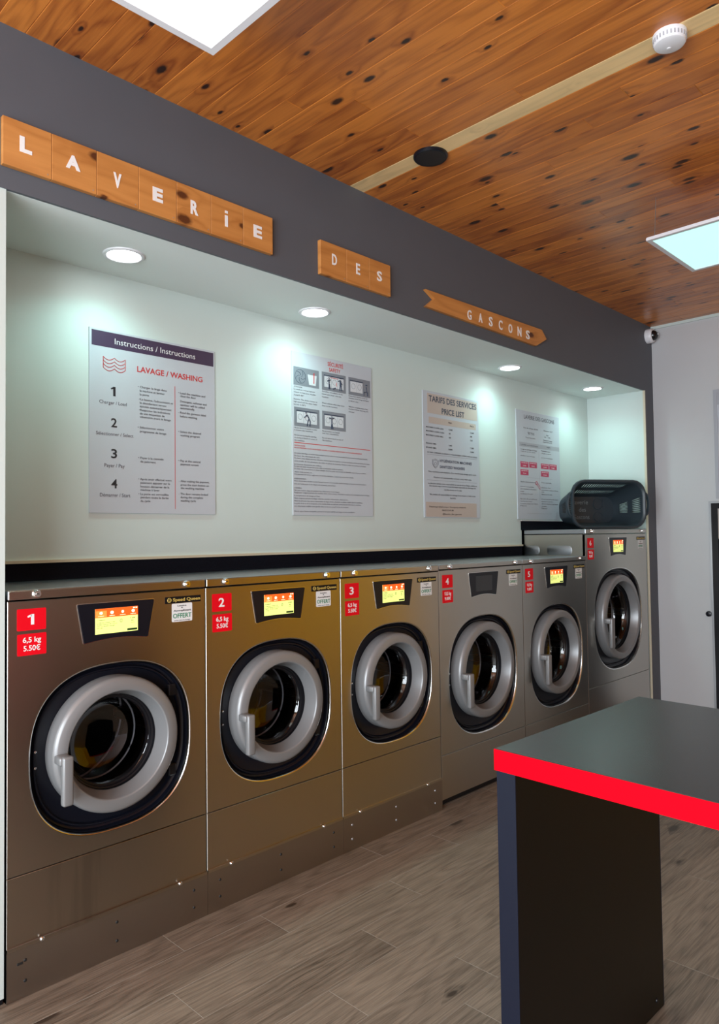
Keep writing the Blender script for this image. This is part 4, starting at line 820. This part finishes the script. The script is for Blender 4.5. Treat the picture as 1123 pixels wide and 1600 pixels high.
def led_panel(x0, y0, sx, sy, z, glow, label):
    """x0, y0: the corner with the smallest x and y"""
    t = thing('led_panel', label, 'lamp', (x0+sx/2, y0+sy/2, z), 0, 'square hanging light panels')
    bm = bmesh.new(); w = 0.022; X_, Y_ = sx/2, sy/2
    for (a, b, c, d) in ((-X_, X_, -Y_, -Y_+w), (-X_, X_, Y_-w, Y_), (-X_, -X_+w, -Y_+w, Y_-w), (X_-w, X_, -Y_+w, Y_-w)): box(bm, a, b, c, d, 0, 0.012)
    box(bm, -X_+.002, X_-.002, -Y_+.002, Y_-.002, 0.012, 0.016)
    obj('frame', bm, M['lamp_frame'], t)
    obj('diffuser', bx(-X_+w, X_-w, -Y_+w, Y_-w, 0.003, 0.010), M[glow], t)
    for (a, b) in ((-X_+.03, -Y_+.03), (X_-.03, -Y_+.03), (-X_+.03, Y_-.03), (X_-.03, Y_-.03)):
        bm = bmesh.new(); tube(bm, [(a, b, 0.014), (a*0.97, b*0.97, ZC-z)], 0.0015, 6); obj('hanging_wire', bm, M['wire'], t)
    return t
led_panel(0.361-0.6, -0.598-0.6, 0.6, 0.6, 2.82, 'panel_warm', 'glowing white light panel cut off by the top edge, nearest the camera')
led_panel(2.634, -0.914-0.6, 0.6, 0.6, 2.82, 'panel_cool', 'glowing bluish light panel hanging by the right edge')

# ---------------------------------------------------------------- ceiling and corner fittings
t = thing('smoke_detector', 'round white smoke detector on the ceiling beside the pale plank', 'smoke detector', (1.552, -1.458, ZC))
obj('housing', lathe([(0, -0.036), (0.040, -0.036), (0.047, -0.033), (0.050, -0.028), (0.051, -0.010), (0.053, -0.008), (0.053, 0.0)], 48, axis='z'), M['white_plastic'], t, True)
bm = bmesh.new()
for k in range(28):
    a = 2*math.pi*k/28; b2 = bx(0.0503, 0.0518, -0.0022, 0.0022, -0.026, -0.013)
    bmesh.ops.rotate(b2, cent=(0, 0, 0), matrix=Matrix.Rotation(a, 3, 'Z'), verts=b2.verts); join(bm, b2)
obj('vent_slots', bm, M['light_grey_print'], t)
obj('test_button', lathe([(0, -0.0385), (0.006, -0.038), (0.007, -0.0355)], 20, axis='z', cx=0.012, cy=0.008), M['lamp_frame'], t, True)
t = thing('ceiling_speaker', 'round black flat speaker on the pale ceiling plank', 'speaker', (1.578, -0.433, ZC))
obj('rim', lathe([(0.064, -0.014), (0.070, -0.013), (0.074, -0.008), (0.074, 0.0)], 56, axis='z'), M['black_plastic'], t, True)
obj('grille', lathe([(0, -0.013), (0.040, -0.0135), (0.0645, -0.0135), (0.0645, -0.004)], 56, axis='z'), M['speaker_black'], t, True)
t = thing('security_camera', 'small white dome camera in the corner under the ceiling', 'camera', (4.815, 0.0, 2.947))
obj('base', lathe([(0.056, 0.0), (0.056, -0.030), (0.053, -0.044), (0.047, -0.050), (0.040, -0.050)], 40), M['white_plastic'], t, True)
obj('dome', lathe([(0.041, -0.046), (0.038, -0.060), (0.030, -0.072), (0.018, -0.080), (0, -0.083)], 36), M['black_dome'], t, True)
obj('lens', lathe([(0.0, -0.0845), (0.006, -0.0840), (0.007, -0.080)], 16, cx=0.006, cz=0.006), M['chrome'], t, True)

# ---------------------------------------------------------------- right wall fittings
t = thing('payment_kiosk', 'black-framed built-in kiosk on the right wall, cut off by the picture edge', 'kiosk', (XR, -0.75, 0.0))
obj('trim_frame', (lambda b: (box(b, -0.016, 0, 0.330, 0.348, 0, 1.632), box(b, -0.016, 0, -0.348, -0.330, 0, 1.632), box(b, -0.016, 0, -0.330, 0.330, 1.616, 1.632), b)[-1])(bmesh.new()), M['frame_grey'], t)
obj('door_frame', (lambda b: (box(b, -0.022, 0, 0.285, 0.330, 0, 1.616), box(b, -0.022, 0, -0.330, -0.285, 0, 1.616), box(b, -0.022, 0, -0.285, 0.285, 1.575, 1.616), b)[-1])(bmesh.new()), M['black_frame'], t)
obj('upper_panel', bx(-0.014, 0, -0.285, 0.285, 1.35, 1.575), M['kiosk_beige'], t)
obj('lower_panel', bx(-0.014, 0, -0.285, 0.285, 0.0, 1.345), M['black_frame'], t)
t = thing('wall_poster', 'pale framed poster above the kiosk, cut off by the right picture edge', 'poster', (XR, -0.80, 1.65))
obj('frame', (lambda b: (box(b, -0.014, 0, 0.320, 0.345, 0, 0.815), box(b, -0.014, 0, -0.345, -0.320, 0, 0.815), box(b, -0.014, 0, -0.320, 0.320, 0.79, 0.815), box(b, -0.014, 0, -0.320, 0.320, 0, 0.025), b)[-1])(bmesh.new()), M['light_grey_print'], t)
obj('sheet', bx(-0.009, 0, -0.320, 0.320, 0.025, 0.79), M['board'], t)
obj('header_band', bx(-0.010, -0.008, -0.320, 0.320, 0.70, 0.79), M['light_grey_print'], t)
t = thing('wall_lock', 'small round black lock in the white right wall', 'lock', (XR, -0.378, 0.788))
bm = lathe([(0, -0.016), (0.013, -0.016), (0.020, -0.013), (0.021, 0.0)], 28); bmesh.ops.rotate(bm, cent=(0, 0, 0), matrix=Matrix.Rotation(math.radians(-90), 3, 'Z'), verts=bm.verts)
obj('barrel', bm, M['black_plastic'], t, True)
obj('keyhole', bx(-0.0172, -0.0155, -0.0015, 0.0015, -0.006, 0.006), M['dark_hole'], t)

# ---------------------------------------------------------------- folding table with red edge
TX0, TY0, TW, TL, TZ = 0.612, -1.361, 0.752, 1.45, 0.903
t = thing('folding_table', 'charcoal laundry folding table with a bright red edge in the foreground', 'table', (TX0, TY0, 0), math.radians(-1.5))
obj('tabletop', bx(0.0015, TW-0.0015, -TL+.0015, -0.0015, TZ-0.049, TZ, 0.0008, 1), M['table_top'], t)
bm = bmesh.new(); z0, z1 = TZ-0.050, TZ-0.0012
box(bm, 0, TW, -0.0015, 0, z0, z1); box(bm, 0, TW, -TL, -TL+.0015, z0, z1); box(bm, 0, 0.0015, -TL, 0, z0, z1); box(bm, TW-.0015, TW, -TL, 0, z0, z1)
obj('edge_band', bm, M['red_edge'], t)
for (a, b) in ((-0.056, -0.006), (-TL+0.006, -TL+0.056)):
    lg = obj('leg_panel', bx(0.004, TW-0.004, a, b, 0, TZ-0.050, 0.001, 1), M['table_leg'], t)
    for ex in ((0.0025, 0.0045), (TW-0.0045, TW-0.0025)): obj('daylight_strip', bx(ex[0], ex[1], a-0.0005, b+0.0005, 0.002, TZ-0.0505), M['leg_daylight'], lg)  # added strips carrying the painted daylight tint of the leg ends
    bm = lathe([(0, -0.004), (0.006, -0.003), (0.007, 0.0)], 14, cx=TW-0.05, cy=a, cz=0.035)
    obj('screw_cap', bm, M['gasket'], lg, True)

# ---------------------------------------------------------------- laundry basket lying on its long side on the tall machine
def rr_point(s, w, h, r):
    """point on a rounded rectangle; s runs 0..4, one unit per side starting bottom-left going right, corners included at the unit ends"""
    side = int(s) % 4; f = s-int(s)
    segs = [((-w/2+r, -h/2), (w/2-r, -h/2), (w/2-r, -h/2+r), -90), ((w/2, -h/2+r), (w/2, h/2-r), (w/2-r, h/2-r), 0), ((w/2-r, h/2), (-w/2+r, h/2), (-w/2+r, h/2-r), 90), ((-w/2, h/2-r), (-w/2, -h/2+r), (-w/2+r, -h/2+r), 180)]
    a, b, c, ang = segs[side]
    cut = 0.84
    if f <= cut: k = f/cut; return (a[0]+(b[0]-a[0])*k, a[1]+(b[1]-a[1])*k)
    k = (f-cut)/(1-cut); th = math.radians(ang+90*k); return (c[0]+r*math.cos(th), c[1]+r*math.sin(th))
BW, BH, BD = 0.590, 0.325, 0.300          # rim width, rim height, depth
def bpos(s, tt):
    w = BW*(0.80+0.20*tt); h = BH*(0.62+0.38*tt); r = 0.092*(0.8+0.2*tt)
    u, v = rr_point(s, w, h, r)
    return Vector((u, v-0.030*(1-tt), -BD*(1-tt)))
def basket_shell():
    bm = bmesh.new()
    cache = {}
    def V(s, tt):
        key = (round(s % 4, 5), round(tt, 5))
        if key not in cache: cache[key] = bm.verts.new(bpos(s % 4, tt))
        return cache[key]
    tt = [0.0, 0.06, 0.16, 0.52, 0.58, 0.92, 1.0]
    for side in range(4):
        n = 18 if side % 2 == 0 else 8
        m = 0.84
        edges = [side+m*(0.04+0.92*i/n) for i in range(n+1)]
        cols = [side, *edges, side+m, *[side+m+(1-m)*i/6 for i in range(1, 7)]]
        for ci in range(len(cols)-1):
            s0, s1 = cols[ci], cols[ci+1]; holes = 1 <= ci <= n and side != 0
            for ti in range(len(tt)-1):
                t0, t1 = tt[ti], tt[ti+1]
                c = [V(s0, t0), V(s1, t0), V(s1, t1), V(s0, t1)]
                if holes and ti in (2, 4):
                    K = 16; loop = []; ring = []
                    for k in range(K):
                        th = 2*math.pi*(k+0.5)/K-3*math.pi/4-math.pi/K*1.0
                        ss, ts = math.cos(th), math.sin(th)
                        if side % 2 == 0: es, et, sk = 0.34, 0.42, 0.55       # slanted slots
                        else: es, et, sk = 0.36, 0.40, 0.18
                        q = max(abs(ss), abs(ts)); 
                        S_ = es*ss+sk*et*ts*(1 if side % 2 == 0 else 1)
                        S_ = max(-0.62, min(0.62, S_))
                        ring.append(bm.verts.new(bpos(((s0+s1)/2+(s1-s0)*S_*0.72), (t0+t1)/2+(t1-t0)*et*ts)))
                    # connect ring (K verts) with the four cell corners
                    q4 = K//4
                    for side4 in range(4):
                        ca, cb = c[side4], c[(side4+1) % 4]
                        seg = [ring[(side4*q4+j) % K] for j in range(q4+1)]
                        mid = q4//2
                        for j in range(q4):
                            if j < mid: bm.faces.new((ca, seg[j+1], seg[j]))
                            else:
                                if j == mid: bm.faces.new((ca, cb, seg[j]))
                                bm.faces.new((cb, seg[j+1], seg[j]))
                else:
                    bm.faces.new(c)
    base = sorted([k for k in cache if k[1] == 0.0], key=lambda k: k[0])
    bm.faces.new([cache[k] for k in base])
    return bm
n_axis = Vector((-0.50, -0.866, 0)).normalized(); h_axis = Vector((0.866, -0.50, 0)).normalized(); z_axis = Vector((0, 0, 1))
bk = thing('laundry_basket', 'slate grey plastic laundry basket lying on its side on the tallest machine', 'laundry basket', (0, 0, 0))
Mx = Matrix((h_axis, z_axis, n_axis)).transposed().to_4x4(); Mx.translation = Vector((4.262, 0.080, 1.4315+BH/2+0.0215))
bk.matrix_world = Mx
sh_ = obj('shell', basket_shell(), M['basket'], bk, True)
md = sh_.modifiers.new('wall', 'SOLIDIFY'); md.thickness = 0.0035; md.offset = 1
prof = [(-0.002, 0.0), (0.004, 0.006), (0.016, 0.005), (0.020, -0.003), (0.019, -0.016), (0.015, -0.016), (0.014, -0.004), (0.002, -0.004)]
loops = []
for (o_, w_) in prof:
    L = []
    for i in range(120):
        s = 4*i/120; u, v = rr_point(s, BW+2*o_, BH+2*o_, 0.092+o_); L.append((u, v, w_))
    loops.append(L)
loops.append(loops[0])
obj('rim', loft(loops), M['basket'], bk, True)
for sg in (-1, 1):
    bm = bmesh.new(); pts = []
    for i in range(17):
        a = math.pi*(i/16-0.5); pts.append((sg*(BW/2+0.012+0.036*math.cos(a)), 0.085*math.sin(a), -0.006))
    for d in (0, -0.008, -0.016): tube(bm, [(x, y, z+d) for x, y, z in pts], 0.0065, 8)
    obj('handle', bm, M['basket'], bk, True)
bm = bmesh.new()
for (cx, cy, r) in ((0.100, 0.015, 0.042), (0.100, -0.085, 0.036)):
    tube(bm, [(cx+r*math.cos(a), cy+r*math.sin(a), -BD+0.004) for a in [2*math.pi*i/28 for i in range(28)]], 0.0035, 6, True)
tube(bm, [(0.150, 0.05, -BD+0.004), (0.156, -0.03, -BD+0.004), (0.150, -0.11, -BD+0.004)], 0.004, 6)
obj('base_rib', bm, M['basket'], bk, True)
bm = bmesh.new()
for (s, x0, x1, yb_) in (('Laverie', -0.130, 0.010, 0.012), ('des', -0.070, -0.010, -0.045), ('Gascons', -0.120, 0.020, -0.102)):
    vs, fs = glyphs(s, 0.0); a = min(v[0] for v in vs); b = max(v[0] for v in vs)
    V = [bm.verts.new((x0+(v[0]-a)/(b-a)*(x1-x0), yb_+v[1]*0.050, -BD+0.0045)) for v in vs]
    for f in fs: bm.faces.new([V[i] for i in f])
obj('marker_lettering', bm, M['chalk'], bk)
